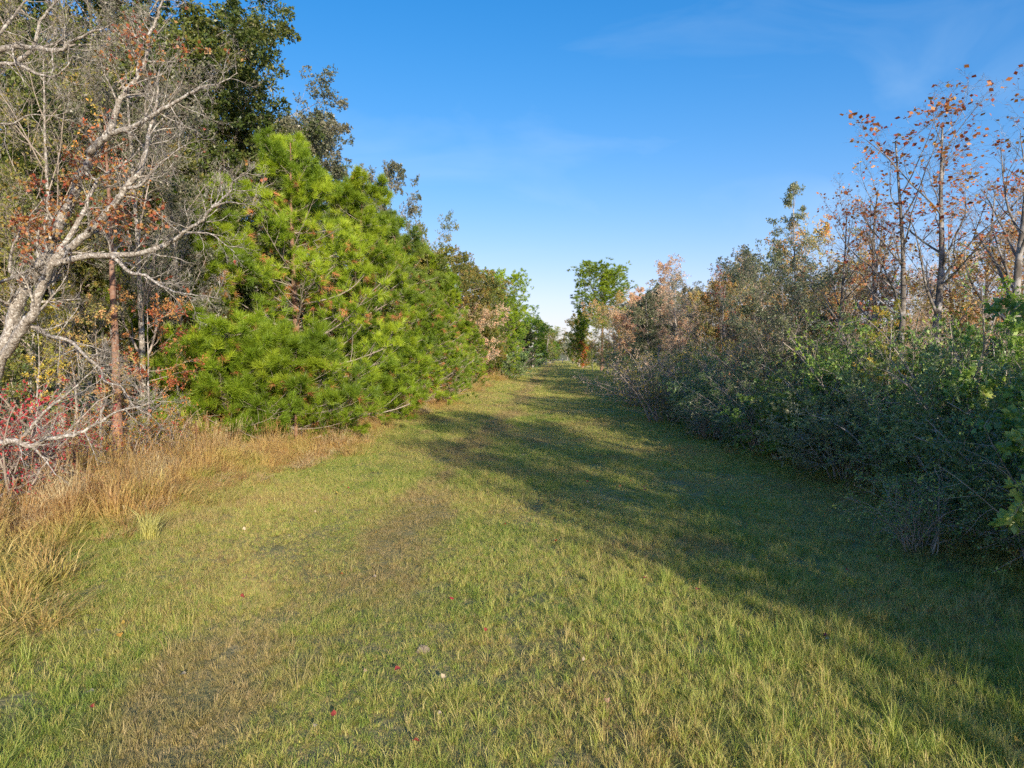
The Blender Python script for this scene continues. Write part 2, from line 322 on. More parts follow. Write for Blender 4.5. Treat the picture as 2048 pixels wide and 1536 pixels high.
# ------------------------------------------------------------------ the setting: ground
def ground_mat():
    m, t, N, L = mat_new('ground_soil_thatch')
    ge = N('ShaderNodeNewGeometry'); sx = N('ShaderNodeSeparateXYZ'); L(ge.outputs['Position'], sx.inputs[0])
    n1 = N('ShaderNodeTexNoise'); n1.inputs['Scale'].default_value = 1.1; n1.inputs['Detail'].default_value = 8; n1.inputs['Roughness'].default_value = 0.7; L(ge.outputs['Position'], n1.inputs['Vector'])
    n2 = N('ShaderNodeTexNoise'); n2.inputs['Scale'].default_value = 14; n2.inputs['Detail'].default_value = 6; L(ge.outputs['Position'], n2.inputs['Vector'])
    turf = ramp(t, [(0.3, (0.18, 0.17, 0.06)), (0.55, (0.28, 0.25, 0.11)), (0.75, (0.36, 0.29, 0.16))]); L(n1.outputs['Fac'], turf.inputs[0])
    lit = ramp(t, [(0.3, (0.08, 0.05, 0.03)), (0.55, (0.19, 0.12, 0.065)), (0.75, (0.32, 0.20, 0.11))]); L(n2.outputs['Fac'], lit.inputs[0])
    # wood floor left of X=-11 and right of X=+7.5, blurred by noise
    d1 = N('ShaderNodeMath'); d1.operation = 'ADD'; L(sx.outputs[0], d1.inputs[0]); d1.inputs[1].default_value = 1.9
    d2 = N('ShaderNodeMath'); d2.operation = 'ABSOLUTE'; L(d1.outputs[0], d2.inputs[0])
    d3 = N('ShaderNodeMath'); d3.operation = 'MULTIPLY_ADD'; L(n1.outputs['Fac'], d3.inputs[0]); d3.inputs[1].default_value = 3.0; L(d2.outputs[0], d3.inputs[2])
    mr = N('ShaderNodeMapRange'); L(d3.outputs[0], mr.inputs[0]); mr.inputs[1].default_value = 9.4; mr.inputs[2].default_value = 11.2
    mi = N('ShaderNodeMix'); mi.data_type = 'RGBA'; L(mr.outputs[0], mi.inputs[0]); L(turf.outputs[0], mi.inputs[6]); L(lit.outputs[0], mi.inputs[7])
    bu = N('ShaderNodeBump'); bu.inputs['Strength'].default_value = 0.7; bu.inputs['Distance'].default_value = 0.05; L(n2.outputs['Fac'], bu.inputs['Height'])
    p = N('ShaderNodeBsdfPrincipled'); p.inputs['Roughness'].default_value = 0.95; p.inputs['Specular IOR Level'].default_value = 0.1
    L(mi.outputs[2], p.inputs['Base Color']); L(bu.outputs[0], p.inputs['Normal'])
    o = N('ShaderNodeOutputMaterial'); L(p.outputs[0], o.inputs[0]); return m
gxs = np.concatenate([[-4000, -1500, -500, -200, -100, -60, -40], np.arange(-30, 30.1, 0.75), [40, 60, 100, 200, 500, 1500, 4000]])
gys = np.concatenate([[-4000, -1000, -300, -100, -50], np.arange(-30, 80, 0.9), np.arange(80, 200, 4), [220, 260, 320, 450, 700, 1200, 2500, 5000]])
X, Y = np.meshgrid(gxs, gys); nx, ny = len(gxs), len(gys)
gi = (np.arange(ny - 1)[:, None] * nx + np.arange(nx - 1)[None, :])
mb = MB(); mb.add(np.stack([X, Y, gz(X, Y)], -1), q=np.stack([gi, gi + 1, gi + 1 + nx, gi + nx], -1))
struct('ground', mb.mesh('ground', ground_mat(), True))

# ------------------------------------------------------------------ grass (stuff, geometry-node instances of blade tiles)
def blades(mb, base, h, wd, lean, rng, u, curve=0.5):
    n = len(base); d = lean
    side = nrm(np.cross(d + np.array([0, 0, 1e-3]), np.array([0, 0, 1.0])) + rng.normal(size=(n, 3)) * np.array([0.6, 0.6, 0.05])); W = wd[:, None] * 0.5
    mid = base + np.array([0, 0, 1]) * (h * 0.55)[:, None] + d * (h * 0.30)[:, None]
    tip = base + np.array([0, 0, 1]) * (h * (1 - 0.35 * curve))[:, None] + d * (h * (0.45 + 0.7 * curve))[:, None]
    V = np.stack([base - side * W, base + side * W, mid + side * W * 0.8, mid - side * W * 0.8, tip], 1)
    i = np.arange(n) * 5
    mb.add(V, q=np.stack([i, i + 1, i + 2, i + 3], 1), t=np.stack([i + 3, i + 2, i + 4], 1), a=np.repeat(u, 5))
def wave(p, rng, f, n=6):
    a = rng.normal(size=(n, 2)) * f; ph = rng.random(n) * 6.28
    return np.cos(p[:, :2] @ a.T + ph).sum(1) / math.sqrt(n)
def lawn_tile(seed, nt_=210, rad=0.8, hmean=0.06, wd=0.0042, nf=2200):
    rng = np.random.default_rng(seed); mb = MB()
    def disc(n): r = rad * np.sqrt(rng.random(n)); a = rng.random(n) * 6.28; return np.stack([r * np.cos(a), r * np.sin(a)], 1)
    # short filler blades
    n = nf; p = disc(n); le = rng.normal(size=(n, 2)) * 0.8
    blades(mb, np.column_stack([p, np.zeros(n)]), hmean * 0.55 * (0.5 + 0.8 * rng.random(n)), wd * (0.7 + 0.7 * rng.random(n)), np.column_stack([le, np.zeros(n)]), rng, np.clip(rng.random(n), 0, 1), 0.6)
    # tufts of blades fanning out, each with its own height and dryness
    c = disc(nt_); hf = np.exp(rng.normal(size=nt_) * 0.42) * (1 + 0.25 * wave(c, rng, 5)); tu = rng.random(nt_); tl = rng.normal(size=(nt_, 2)) * 0.28
    m = 15; k = np.repeat(np.arange(nt_), m); n = len(k)
    off = rng.normal(size=(n, 2)) * 0.02; p = c[k] + off
    le = off * 20 + tl[k] * 1.4 + rng.normal(size=(n, 2)) * 0.5
    hh = np.clip(hmean * hf[k] * (0.55 + 0.75 * rng.random(n)), 0.02, 0.3)
    u = np.clip(0.55 * tu[k] + 0.45 * rng.random(n), 0, 1)
    blades(mb, np.column_stack([p, np.zeros(n)]), hh, wd * (0.7 + 0.8 * rng.random(n)), np.column_stack([le, np.zeros(n)]), rng, u, 0.5)
    return mb
def tall_clump(seed, n=150, rad=0.22, h=0.75, heads=True):
    rng = np.random.default_rng(seed); mb = MB()
    p = rng.normal(size=(n, 2)) * rad * 0.6
    hh = h * (0.35 + 0.75 * rng.random(n)); le = nrm(p + rng.normal(size=(n, 2)) * 0.15) * (0.15 + 0.95 * rng.random((n, 1)))
    u = np.clip(0.5 * rng.random() + 0.5 * rng.random(n), 0, 1)
    blades(mb, np.column_stack([p, np.zeros(n)]), hh, 0.009 + 0.008 * rng.random(n), np.column_stack([le, np.zeros(n)]), rng, u, 0.5)
    if heads:
        m = 16; p = rng.normal(size=(m, 2)) * rad * 0.5; hs_ = h * (1.0 + 0.45 * rng.random(m)); le = rng.normal(size=(m, 2)) * 0.2
        b = np.column_stack([p, np.zeros(m)]); e = np.column_stack([p + le * hs_[:, None], hs_])
        P = np.stack([b, b * 0.5 + e * 0.5 - np.column_stack([le * 0.1, np.zeros(m)]), e], 1)
        tubes(mb, P, np.full((m, 3), 0.0025), 3, a=0.75)
        needles(mb, e, nrm(e - b), 14, 0.07, 0.005, rng, np.full(m, 0.9), 0.5, 0.16)
    return mb
def scatter(name, meshes, pts, rot, scl, idx, label, cat):
    """One 'stuff' object: points carrying rotation, scale and tile index, instanced by geometry nodes."""
    c = bpy.data.collections.new(name + '_tiles')
    for i, me in enumerate(meshes): c.objects.link(bpy.data.objects.new('%s_tile_%02d' % (name, i), me))
    me = bpy.data.meshes.new(name); me.vertices.add(len(pts)); me.vertices.foreach_set('co', np.asarray(pts, np.float32).ravel())
    for nm, ty, key, dat in (('rot', 'FLOAT_VECTOR', 'vector', rot), ('scl', 'FLOAT_VECTOR', 'vector', scl), ('idx', 'INT', 'value', idx)):
        a = me.attributes.new(nm, ty, 'POINT'); a.data.foreach_set(key, np.asarray(dat, np.int32 if ty == 'INT' else np.float32).ravel())
    o = struct(name, me, 'stuff'); tagged(o, label, cat)
    ng = bpy.data.node_groups.new(name, 'GeometryNodeTree')
    ng.interface.new_socket('Geometry', in_out='INPUT', socket_type='NodeSocketGeometry'); ng.interface.new_socket('Geometry', in_out='OUTPUT', socket_type='NodeSocketGeometry')
    N, L = ng.nodes.new, ng.links.new
    gin, gout = N('NodeGroupInput'), N('NodeGroupOutput')
    ci = N('GeometryNodeCollectionInfo'); ci.inputs['Collection'].default_value = c; ci.inputs['Separate Children'].default_value = True; ci.inputs['Reset Children'].default_value = True
    ip = N('GeometryNodeInstanceOnPoints'); ip.inputs['Pick Instance'].default_value = True
    def att(nm, ty):
        n = N('GeometryNodeInputNamedAttribute'); n.data_type = ty; n.inputs['Name'].default_value = nm; return n.outputs['Attribute']
    e2r = N('FunctionNodeEulerToRotation'); L(att('rot', 'FLOAT_VECTOR'), e2r.inputs[0])
    L(gin.outputs[0], ip.inputs['Points']); L(ci.outputs[0], ip.inputs['Instance']); L(att('idx', 'INT'), ip.inputs['Instance Index'])
    L(e2r.outputs[0], ip.inputs['Rotation']); L(att('scl', 'FLOAT_VECTOR'), ip.inputs['Scale']); L(ip.outputs[0], gout.inputs[0])
    md = o.modifiers.new('scatter', 'NODES'); md.node_group = ng
    return o
rng = np.random.default_rng(5)
def jgrid(x0, x1, y0, y1, sp):
    gx, gy = np.meshgrid(np.arange(x0, x1, sp), np.arange(y0, y1, sp)); p = np.stack([gx.ravel(), gy.ravel()], 1)
    return p + (rng.random(p.shape) - 0.5) * sp * 0.7
def snoise(p, f, seed):
    r = np.random.default_rng(seed); return wave(p, r, f)
NT = 7
lawn_meshes = [lawn_tile(100 + i).mesh('lawn_tile', G_LAWN) for i in range(NT)] + [lawn_tile(130 + i, 110, 0.8, 0.105, 0.0046, 1100).mesh('lawn_tile', G_LAWN) for i in range(4)]
zs = []
for (y0, y1, sp, sc_) in ((2.5, 30, 0.8, 1.0), (30, 62, 1.25, 1.55), (62, 130, 2.1, 2.5), (130, 270, 3.4, 4.0)):
    p = jgrid(-9.5, 8.8, y0, y1, sp); hgt = 0.95 + 0.34 * snoise(p, 1.4, 3) + 0.35 * np.clip((p[:, 0] + 0.5) / 4, 0, 1) * np.clip((15 - p[:, 1]) / 8, 0, 1) + 0.25 * np.clip((-p[:, 0] - 6) / 2, 0, 1)
    hgt = np.clip(hgt, 0.5, 1.7)
    zs.append((p, np.full(len(p), sc_), hgt * (sc_ if sc_ < 1.2 else sc_ * 0.8)))
p = np.concatenate([z[0] for z in zs]); s = np.concatenate([z[1] for z in zs]); hz = np.concatenate([z[2] for z in zs]); n = len(p)
scatter('grass', lawn_meshes, np.column_stack([p, gz(p[:, 0], p[:, 1]) - 0.004]), np.column_stack([np.zeros((n, 2)), rng.random(n) * 6.28]), np.column_stack([s, s, hz]), np.where(rng.random(n) < np.clip(0.04 + 0.65 * np.clip((p[:, 0] + 1.5) / 4, 0, 1) * np.clip((17 - p[:, 1]) / 8, 0, 1) + 0.15 * np.clip((8 - p[:, 1]) / 3, 0, 1), 0, 0.8), rng.integers(NT, NT + 4, n), rng.integers(0, NT, n)),
        'mown green and straw coloured grass covering the path', 'grass')
# tall golden grass along the left verge
tall_meshes = [tall_clump(200 + i, 150, 0.22, 0.6 + 0.05 * i).mesh('tall_tile', G_TALL) for i in range(8)]
edge = lambda y: -7.5 + 0.55 * np.sin(y * 0.31) + 0.35 * np.sin(y * 0.83 + 1) + 0.9 * np.clip((9.5 - y) / 3, -0.2, 1)
a = jgrid(-13.5, -6.2, 6.0, 60, 0.42); a = a[(a[:, 0] < edge(a[:, 1])) & (rng.random(len(a)) < np.clip(0.35 + (edge(a[:, 1]) - a[:, 0]) * 0.5, 0, 0.9))]
b = jgrid(-12, -6.2, 60, 170, 0.9); b = b[b[:, 0] < edge(b[:, 1])]
c = jgrid(4.6, 9, 6, 60, 0.9); c = c[(rng.random(len(c)) < 0.5) & (c[:, 0] > 6.6 - np.clip((c[:, 1] - 10) / 12, 0, 1.6))]
p = np.concatenate([a, b, c]); n = len(p)
din = np.clip((edge(p[:, 1]) - p[:, 0]) / 1.6, 0.0, 1.0); din[len(a) + len(b):] = 0.05
sc1 = np.concatenate([np.full(len(a), 1.0), np.full(len(b), 1.7), np.full(len(c), 0.9)]) * (0.8 + 0.4 * rng.random(n))
hh = sc1 * (0.30 + 0.5 * din) * (0.4 + 1.1 * rng.random(n) ** 2) * (1 + 0.3 * snoise(p, 0.9, 17)) * np.clip(0.55 + (p[:, 1] - 7) * 0.09, 0.55, 1)
scatter('tall_grass', tall_meshes, np.column_stack([p, gz(p[:, 0], p[:, 1]) - 0.01]), np.column_stack([rng.normal(size=(n, 2)) * 0.12, rng.random(n) * 6.28]), np.column_stack([sc1, sc1, hh]), rng.integers(0, 8, n),
        'tall dry golden grass along the edge of the left wood', 'grass')

# ------------------------------------------------------------------ plant variants
def wood(mb, lv, sides):
    for (P, R), ns_ in zip(lv, sides): tubes(mb, P, R, ns_)
def trunk_curve(rng, h, r, k=10, wig=0.03, lean=(0, 0), taper=0.15):
    P = grow(np.zeros((1, 3)), np.array([[lean[0], lean[1], 1.0]]), h, k, wig, 0.06, rng)
    t = np.linspace(0, 1, k); R = r * (1 - (1 - taper) * t) * (1 + 0.45 * np.exp(-t * 18))
    return P, R[None, :]
def broadleaf(seed, h, Rc, base=0.2, n=(18, 9, 7, 6), m=9, lsize=0.1, tr=0.22, wig=0.03, ang=(35, 75), bark=BARK_GREY, leaf=L_OAK, up=0.05, shape=None, aspect=0.55, mt=None, lean=(0, 0), keep=1.0, twig=BARK_TWIG):
    rng = np.random.default_rng(seed)
    P0, R0 = trunk_curve(rng, h * 0.93, tr, 11, wig, lean)
    f = shape or (lambda t: Rc * np.sqrt(np.clip(1 - ((t - 0.52) / 0.62) ** 2, 0.05, 1)))
    P1, R1, _ = spawn(P0, R0, n[0], (base, 0.98), ang, f, 8, 0.10, up, rng, 0.5)
    P2, R2, i2 = spawn(P1, R1, n[1], (0.2, 1.0), (25, 65), (0.35, 0.6), 6, 0.14, up * 0.6, rng, 0.55)
    P3, R3, i3 = spawn(P2, R2, n[2], (0.15, 1.0), (25, 70), (0.35, 0.65), 4, 0.16, 0.02, rng, 0.55)
    mt_, ml, mf = MB(), MB(), MB()
    tubes(mt_, P0, R0, 9); tubes(ml, P1, R1, 6); tubes(ml, P2, R2, 4); tubes(ml, P3, R3, 3)
    cu = rng.random(len(P2)); top = P3
    u3 = cu[i3]
    if n[3]:
        P4, R4, i4 = spawn(P3, R3, n[3], (0.1, 1.0), (25, 75), (0.4, 0.8), 3, 0.18, 0.0, rng, 0.6, rmin=0.0025)
        top = P4; u3 = u3[i4]
        if m < 8: tubes(ml, P4, R4, 3)
    if keep < 1: s_ = rng.random(len(top)) < np.clip(2.2 * keep * u3 ** 1.5 * 1.1, 0.02, 1); s_ |= (rng.random(len(top)) < 0.06); top = top[s_]; u3 = rng.random(len(top)) * 0.6 + 0.4 * u3[s_]
    leaves(mf, top, m, lsize, rng, u3, up=0.5, aspect=aspect)
    return dict(h=h, parts=[('trunk', mt_.mesh('trunk', bark, True)), ('branches', ml.mesh('branches', twig, True)), ('foliage', mf.mesh('foliage', leaf))])
def shrub(seed, h, Rc, ns=16, n=(10, 8), m=20, lsize=0.055, leaf=L_SHRUB, bark=BARK_GREY, arch=-0.12, aspect=0.5, out=0.55):
    rng = np.random.default_rng(seed)
    a = rng.random(ns) * 6.28; o = out * (0.15 + rng.random(ns)); D = np.column_stack([np.cos(a) * o, np.sin(a) * o, np.ones(ns)])
    B = np.column_stack([np.cos(a) * 0.3 * Rc * rng.random(ns), np.sin(a) * 0.3 * Rc * rng.random(ns), np.zeros(ns)])
    L = h * (0.65 + 0.5 * rng.random(ns))
    P0 = grow(B, D, L, 9, 0.09, 0.03, rng, bend=arch * 2); R0 = (0.012 + 0.008 * h * rng.random(ns))[:, None] * np.linspace(1, 0.25, 9)[None]
    P1, R1, i1 = spawn(P0, R0, n[0], (0.12, 1.0), (35, 85), lambda t: Rc * 0.55 * (1.1 - 0.55 * t), 6, 0.13, 0.0, rng, 0.55, bend=-0.05)
    P2, R2, i2 = spawn(P1, R1, n[1], (0.1, 1.0), (30, 80), (0.25, 0.5), 4, 0.15, 0.0, rng, 0.6)
    ms, mf = MB(), MB(); tubes(ms, P0, R0, 5); tubes(ms, P1, R1, 4); tubes(ms, P2, R2, 3)
    cu = rng.random(len(P1))
    leaves(mf, P2, m, lsize, rng, cu[i2], up=0.7, aspect=aspect)
    return dict(h=h, parts=[('stems', ms.mesh('stems', bark, True)), ('foliage', mf.mesh('foliage', leaf))])
def pine(seed, h, Rb, n1=78, n2=8, n3=2, nn=64, base=0.04, nl=0.37, nw=0.019, tr=0.2, leaf=N_PINE, dead=0.32, power=0.62, clump=1.0, up=0.04, shape=None, whorl=15):
    rng = np.random.default_rng(seed)
    P0, R0 = trunk_curve(rng, h * 0.96, tr, 12, 0.012, taper=0.12)
    f = shape or (lambda t: Rb * np.clip(1.03 - t, 0.02, 1) ** power * (0.9 + 0.0 * t) + 0.35)
    P1, R1, _ = spawn(P0, R0, n1, (base, 0.99), (62, 96), f, 8, 0.06, up - 0.03, rng, 0.32, rmin=0.012, bend=0.14, whorl=whorl)
    tt = P1[:, 0, 2] / h
    P2, R2, i2 = spawn(P1, R1, n2, (0.24, 1.0), (30, 70), (0.26, 0.46), 5, 0.10, 0.05, rng, 0.5, flat=0.5, bend=0.08)
    P3, R3, i3 = spawn(P2, R2, n3, (0.35, 1.0), (25, 55), (0.35, 0.6), 3, 0.10, 0.08, rng, 0.6)
    ml, mf, md, mt_ = MB(), MB(), MB(), MB()
    tubes(mt_, P0, R0, 9); tubes(ml, P1, R1, 5); tubes(ml, P2, R2, 4); tubes(ml, P3, R3, 3)
    cu = rng.random(len(P1))
    Pi, Ri, _ = spawn(P0, R0, int(h * 12), (base + 0.01, 0.97), (45, 85), lambda t: 0.35 + 0.55 * np.clip(1 - t, 0, 1), 3, 0.1, 0.1, rng, 0.15, rmin=0.005); tubes(ml, Pi, Ri, 3)
    Pb, Rb_, ib = spawn(P1, R1, 4, (0.05, 0.4), (40, 80), (0.10, 0.22), 3, 0.12, 0.08, rng, 0.4); tubes(ml, Pb, Rb_, 3)
    T = np.concatenate([P1[:, -1], P2[:, -1], P3[:, -1], Pb[:, -1], Pi[:, -1], P0[:, -1]]); D = np.concatenate([nrm(P1[:, -1] - P1[:, -2]), nrm(P2[:, -1] - P2[:, -2]), nrm(P3[:, -1] - P3[:, -2]), nrm(Pb[:, -1] - Pb[:, -2]), nrm(Pi[:, -1] - Pi[:, -2]), nrm(P0[:, -1] - P0[:, -2])])
    U = np.concatenate([cu, cu[i2], cu[i2][i3], cu[ib], rng.random(len(Pi)), [0.5]])
    D = nrm(D + np.array([0, 0, 0.35]))
    # inner, lower twigs carry dead brown needles
    rad = np.hypot(T[:, 0], T[:, 1]) / (f(np.clip(T[:, 2] / h, 0, 1)) + 1e-3)
    isd = (rng.random(len(T)) < dead * np.clip(1.15 - rad, 0.03, 1) * (0.3 + 1.4 * (U > 0.6)) * np.clip(1.3 - T[:, 2] / h * 1.4, 0.1, 1) * 1.6)
    needles(mf, T[~isd], D[~isd], nn, nl, nw, rng, U[~isd], 0.8)
    ps = [('trunk', mt_.mesh('trunk', BARK_PINE, True)), ('branches', ml.mesh('branches', BARK_TWIG, True)), ('needles', mf.mesh('needles', leaf))]
    if isd.any():
        needles(md, T[isd], nrm(D[isd] * np.array([1, 1, -0.2])), max(12, nn // 2), nl * 0.9, nw, rng, U[isd], 0.9)
        ps.append(('dead_needles', md.mesh('dead_needles', N_DEAD)))
    return dict(h=h, parts=ps)

OAK = [broadleaf(11, 20, 6.2, 0.14, (24, 9, 6, 5), 10, 0.16, 0.28, leaf=L_OAK), broadleaf(12, 19, 5.4, 0.12, (24, 9, 6, 5), 10, 0.155, 0.26, leaf=L_OAK, ang=(30, 65))]
MIX = [broadleaf(21, 10, 3.2, 0.05, (22, 8, 6, 4), 11, 0.12, 0.13, leaf=L_OLIVE), broadleaf(22, 10, 2.8, 0.04, (22, 8, 6, 4), 10, 0.115, 0.12, leaf=L_OLIVE, ang=(25, 60)),
       broadleaf(23, 10, 3.4, 0.08, (18, 8, 6, 4), 6, 0.11, 0.12, leaf=L_OLIVE, ang=(35, 70))]
TWIG = [broadleaf(31, 10, 2.4, 0.12, (18, 9, 7, 5), 2, 0.08, 0.09, ang=(20, 50), up=0.10, leaf=L_BUFF, bark=BARK_PALE, keep=0.8), broadleaf(32, 10, 2.9, 0.15, (16, 9, 7, 5), 3, 0.085, 0.10, ang=(25, 60), up=0.08, leaf=L_BUFF, bark=BARK_PALE, keep=0.7),
        broadleaf(33, 10, 2.2, 0.2, (16, 8, 6, 4), 5, 0.09, 0.09, ang=(20, 50), up=0.10, leaf=L_BUFF, bark=BARK_PALE, keep=0.8)]
SHRUB = [shrub(41, 4.0, 2.3, 18, (11, 8), 20, 0.074), shrub(42, 3.8, 2.1, 16, (11, 8), 20, 0.08), shrub(43, 4.2, 2.4, 20, (10, 8), 17, 0.066, arch=-0.16), shrub(44, 3.6, 2.2, 15, (10, 8), 20, 0.098, leaf=L_SHRUB2, aspect=0.6)]
BRUSH = [shrub(51, 2.2, 1.5, 18, (9, 6), 4, 0.05, leaf=L_YELLOW, bark=BARK_TWIG), shrub(52, 2.6, 1.6, 16, (10, 7), 3, 0.065, leaf=L_ORANGE, bark=BARK_TWIG, out=0.7)]
PINE = [pine(61, 13.5, 4.6), pine(62, 12.5, 4.0, 78), pine(63, 11.0, 3.7, 70, dead=0.45)]
YOUNG = pine(67, 4.8, 2.9, 46, 7, 2, 60, base=0.03, tr=0.07, dead=0.25, power=0.5, whorl=8)
TALLPINE = pine(64, 18, 4.6, 80, 9, 3, 36, base=0.42, nl=0.40, nw=0.03, tr=0.22, leaf=N_PINE2, dead=0.02, up=0.07, whorl=0, shape=lambda t: 1.0 + 3.6 * np.sqrt(np.clip(1 - ((t - 0.70) / 0.34) ** 2, 0.0, 1)))
CEDAR = pine(65, 9, 2.0, 70, 9, 2, 26, base=0.04, nl=0.2, nw=0.035, leaf=N_CEDAR, dead=0.0, whorl=0, power=0.9, up=0.12)
SAPL = [broadleaf(71, 8, 1.5, 0.35, (12, 6, 5, 0), 7, 0.09, 0.065, ang=(30, 70), leaf=L_YELLOW, bark=BARK_GREY, wig=0.06), broadleaf(72, 7, 1.7, 0.3, (12, 6, 5, 0), 8, 0.10, 0.06, ang=(40, 80), leaf=L_ORANGE, bark=BARK_GREY, wig=0.07, lean=(0.12, 0))]
AIRY = [broadleaf(81, 11.5, 2.7, 0.42, (14, 7, 5, 4), 1, 0.12, 0.13, ang=(25, 55), up=0.09, leaf=L_RED, bark=BARK_DARK, twig=BARK_DARK, keep=0.17, wig=0.035, aspect=0.75),
        broadleaf(82, 11, 2.4, 0.38, (12, 6, 5, 3), 2, 0.115, 0.11, ang=(25, 50), up=0.10, leaf=L_RED, bark=BARK_DARK, twig=BARK_DARK, keep=0.24, wig=0.045, lean=(-0.08, 0), aspect=0.75),
        broadleaf(83, 10.5, 2.2, 0.35, (12, 6, 5, 3), 1, 0.10, 0.13, ang=(20, 42), up=0.12, leaf=L_RED, bark=BARK_DARK, twig=BARK_DARK, keep=0.28, wig=0.05, aspect=0.75)]
SLIM = broadleaf(91, 11.3, 1.5, 0.18, (20, 6, 5, 4), 3, 0.10, 0.08, ang=(25, 50), leaf=L_SHRUB3, bark=BARK_GREY, up=0.06, aspect=0.42,
                 shape=lambda t: 0.55 + 1.9 * np.clip(1 - t, 0, 1) ** 0.8)
random.seed(3)

# ------------------------------------------------------------------ left wood: surveyed bare tree
def curve_pts(pts, k, rng, jit=0.0):
    P = np.array(pts, float); n = len(P)
    if n == 2: Q = np.array([P[0] * (1 - t) + P[1] * t for t in np.linspace(0, 1, k)])
    else:
        E = np.vstack([2 * P[0] - P[1], P, 2 * P[-1] - P[-2]]); Q = []
        for t in np.linspace(0, n - 1 - 1e-6, k):
            i = int(t); f = t - i; a, b, c, d = E[i], E[i + 1], E[i + 2], E[i + 3]
            Q.append(0.5 * (2 * b + (c - a) * f + (2 * a - 5 * b + 4 * c - d) * f * f + (3 * b - a - 3 * c + d) * f ** 3))
        Q = np.array(Q)
    if jit: Q[1:-1] += rng.normal(size=(k - 2, 3)) * jit
    return Q
def limb(parent, base, name, pxs, d0, d1, r0, r1, rng, dens=1.0, twl=0.9, ns_=8, world=None, leafc=None, acc=None):
    n = len(world if world is not None else pxs)
    pts = world if world is not None else [pix(x, y, d0 + (d1 - d0) * i / max(1, n - 1)) for i, (x, y) in enumerate(pxs)]
    k = max(8, 4 * n); P = curve_pts(pts, k, rng, r0 * 0.12)[None]; R = 0.74 * np.linspace(r0, r1, k)[None]
    mb = MB(); tubes(mb, P, R, ns_)
    Ln = float(plen(P)[0]); nb = max(3, int(Ln * 4.5 * dens))
    P2, R2, _ = spawn(P, R, nb, (0.15, 1.0), (25, 70), lambda t: twl * (1.25 - 0.5 * t), 7, 0.15, 0.04, rng, 0.38, rmin=0.007)
    P3, R3, _ = spawn(P2, R2, 7, (0.2, 1.0), (20, 65), (0.35, 0.6), 5, 0.16, 0.04, rng, 0.5, rmin=0.004)
    P4, R4, _ = spawn(P3, R3, 5, (0.2, 1.0), (20, 60), (0.4, 0.7), 4, 0.15, 0.03, rng, 0.6, rmin=0.003)
    mt2 = MB(); tubes(mt2, P2, R2, 5); tubes(mt2, P3, R3, 3); tubes(mt2, P4, R4, 3)
    if acc is not None: acc.append(P4)
    o = part(name, mb.mesh(name, BARK_PALE, True, offset=base), parent)
    part('twigs', mt2.mesh('twigs', BARK_PALE, True, offset=base), o)['kind'] = 'stuff'
    return o
rng = np.random.default_rng(77)
D = 16.5
base = pix(-70, 990, 17.0); base[2] = float(gz(base[0], base[1])) - 0.05
bare = thing('bare_tree', 'pale bare spreading tree with twin leaning trunks and few red leaves, left foreground', 'tree', base)
acc = []
A0 = [base, pix(-30, 800, 16.9), pix(0, 717, 16.8), pix(27, 639, 16.7), pix(44, 592, 16.6), pix(58, 561, 16.6), pix(88, 524, 16.5), pix(98, 490, 16.5), pix(143, 407, 16.4), pix(173, 333, 16.3), pix(187, 300, 16.2), pix(220, 267, 16.1)]
limb(bare, base, 'trunk', None, 0, 0, 0.26, 0.11, rng, 0.5, 1.0, 12, world=A0, acc=acc)
B0 = [pix(10, 710, 16.6), pix(45, 655, 16.3), pix(68, 625, 16.2), pix(81, 578, 16.1), pix(105, 524, 15.9), pix(133, 500, 15.9), pix(173, 467, 15.8), pix(227, 410, 15.7), pix(253, 377, 15.6), pix(277, 350, 15.6)]
limb(bare, base, 'trunk', None, 0, 0, 0.17, 0.09, rng, 0.6, 1.0, 10, world=B0, acc=acc)
for px_, d0, d1, r0, r1, de, tw in (
    ([(220, 267), (233, 217), (247, 190), (277, 153), (293, 110), (297, 80), (313, 37), (322, 7), (330, -40)], 16.1, 15.6, 0.105, 0.02, 1.3, 1.0),
    ([(220, 267), (267, 253), (307, 230), (353, 203), (400, 177), (437, 167), (475, 146)], 16.1, 15.2, 0.09, 0.012, 1.3, 0.9),
    ([(277, 350), (293, 300), (300, 257), (313, 213), (317, 150), (328, 120)], 15.6, 16.2, 0.08, 0.015, 1.3, 1.0),
    ([(253, 377), (283, 370), (310, 337), (347, 307), (380, 285)], 15.6, 14.8, 0.06, 0.012, 1.2, 0.8),
    ([(112, 515), (157, 443), (180, 393), (200, 357), (257, 320), (290, 287), (330, 260)], 15.9, 16.8, 0.09, 0.012, 1.3, 0.9),
    ([(105, 528), (176, 514), (223, 510), (281, 507), (345, 483), (367, 467), (400, 443), (423, 417), (457, 387), (467, 363), (490, 345)], 15.9, 14.2, 0.11, 0.012, 1.0, 0.8),
    ([(423, 415), (455, 405), (485, 408), (515, 410)], 14.3, 13.9, 0.035, 0.006, 1.0, 0.6),
    ([(375, 465), (420, 468), (445, 485), (470, 505)], 14.5, 14.0, 0.03, 0.006, 1.0, 0.6),
    ([(223, 510), (261, 544), (291, 551), (322, 571), (359, 585), (406, 592), (440, 598)], 15.2, 13.8, 0.06, 0.008, 1.0, 0.7),
    ([(30, 656), (68, 653), (95, 670), (142, 683), (166, 707), (200, 737), (210, 761), (244, 775), (267, 812), (305, 832)], 16.6, 14.8, 0.08, 0.01, 1.3, 0.9),
    ([(0, 565), (40, 550), (81, 530), (108, 520)], 16.9, 15.9, 0.05, 0.06, 0.8, 0.7),
    ([(20, 545), (24, 500), (45, 455), (66, 425), (85, 400)], 16.7, 16.2, 0.05, 0.012, 1.2, 0.8)):
    limb(bare, base, 'limb', px_, d0, d1, r0, r1, rng, de, tw, 8, acc=acc)
T4 = np.concatenate(acc)
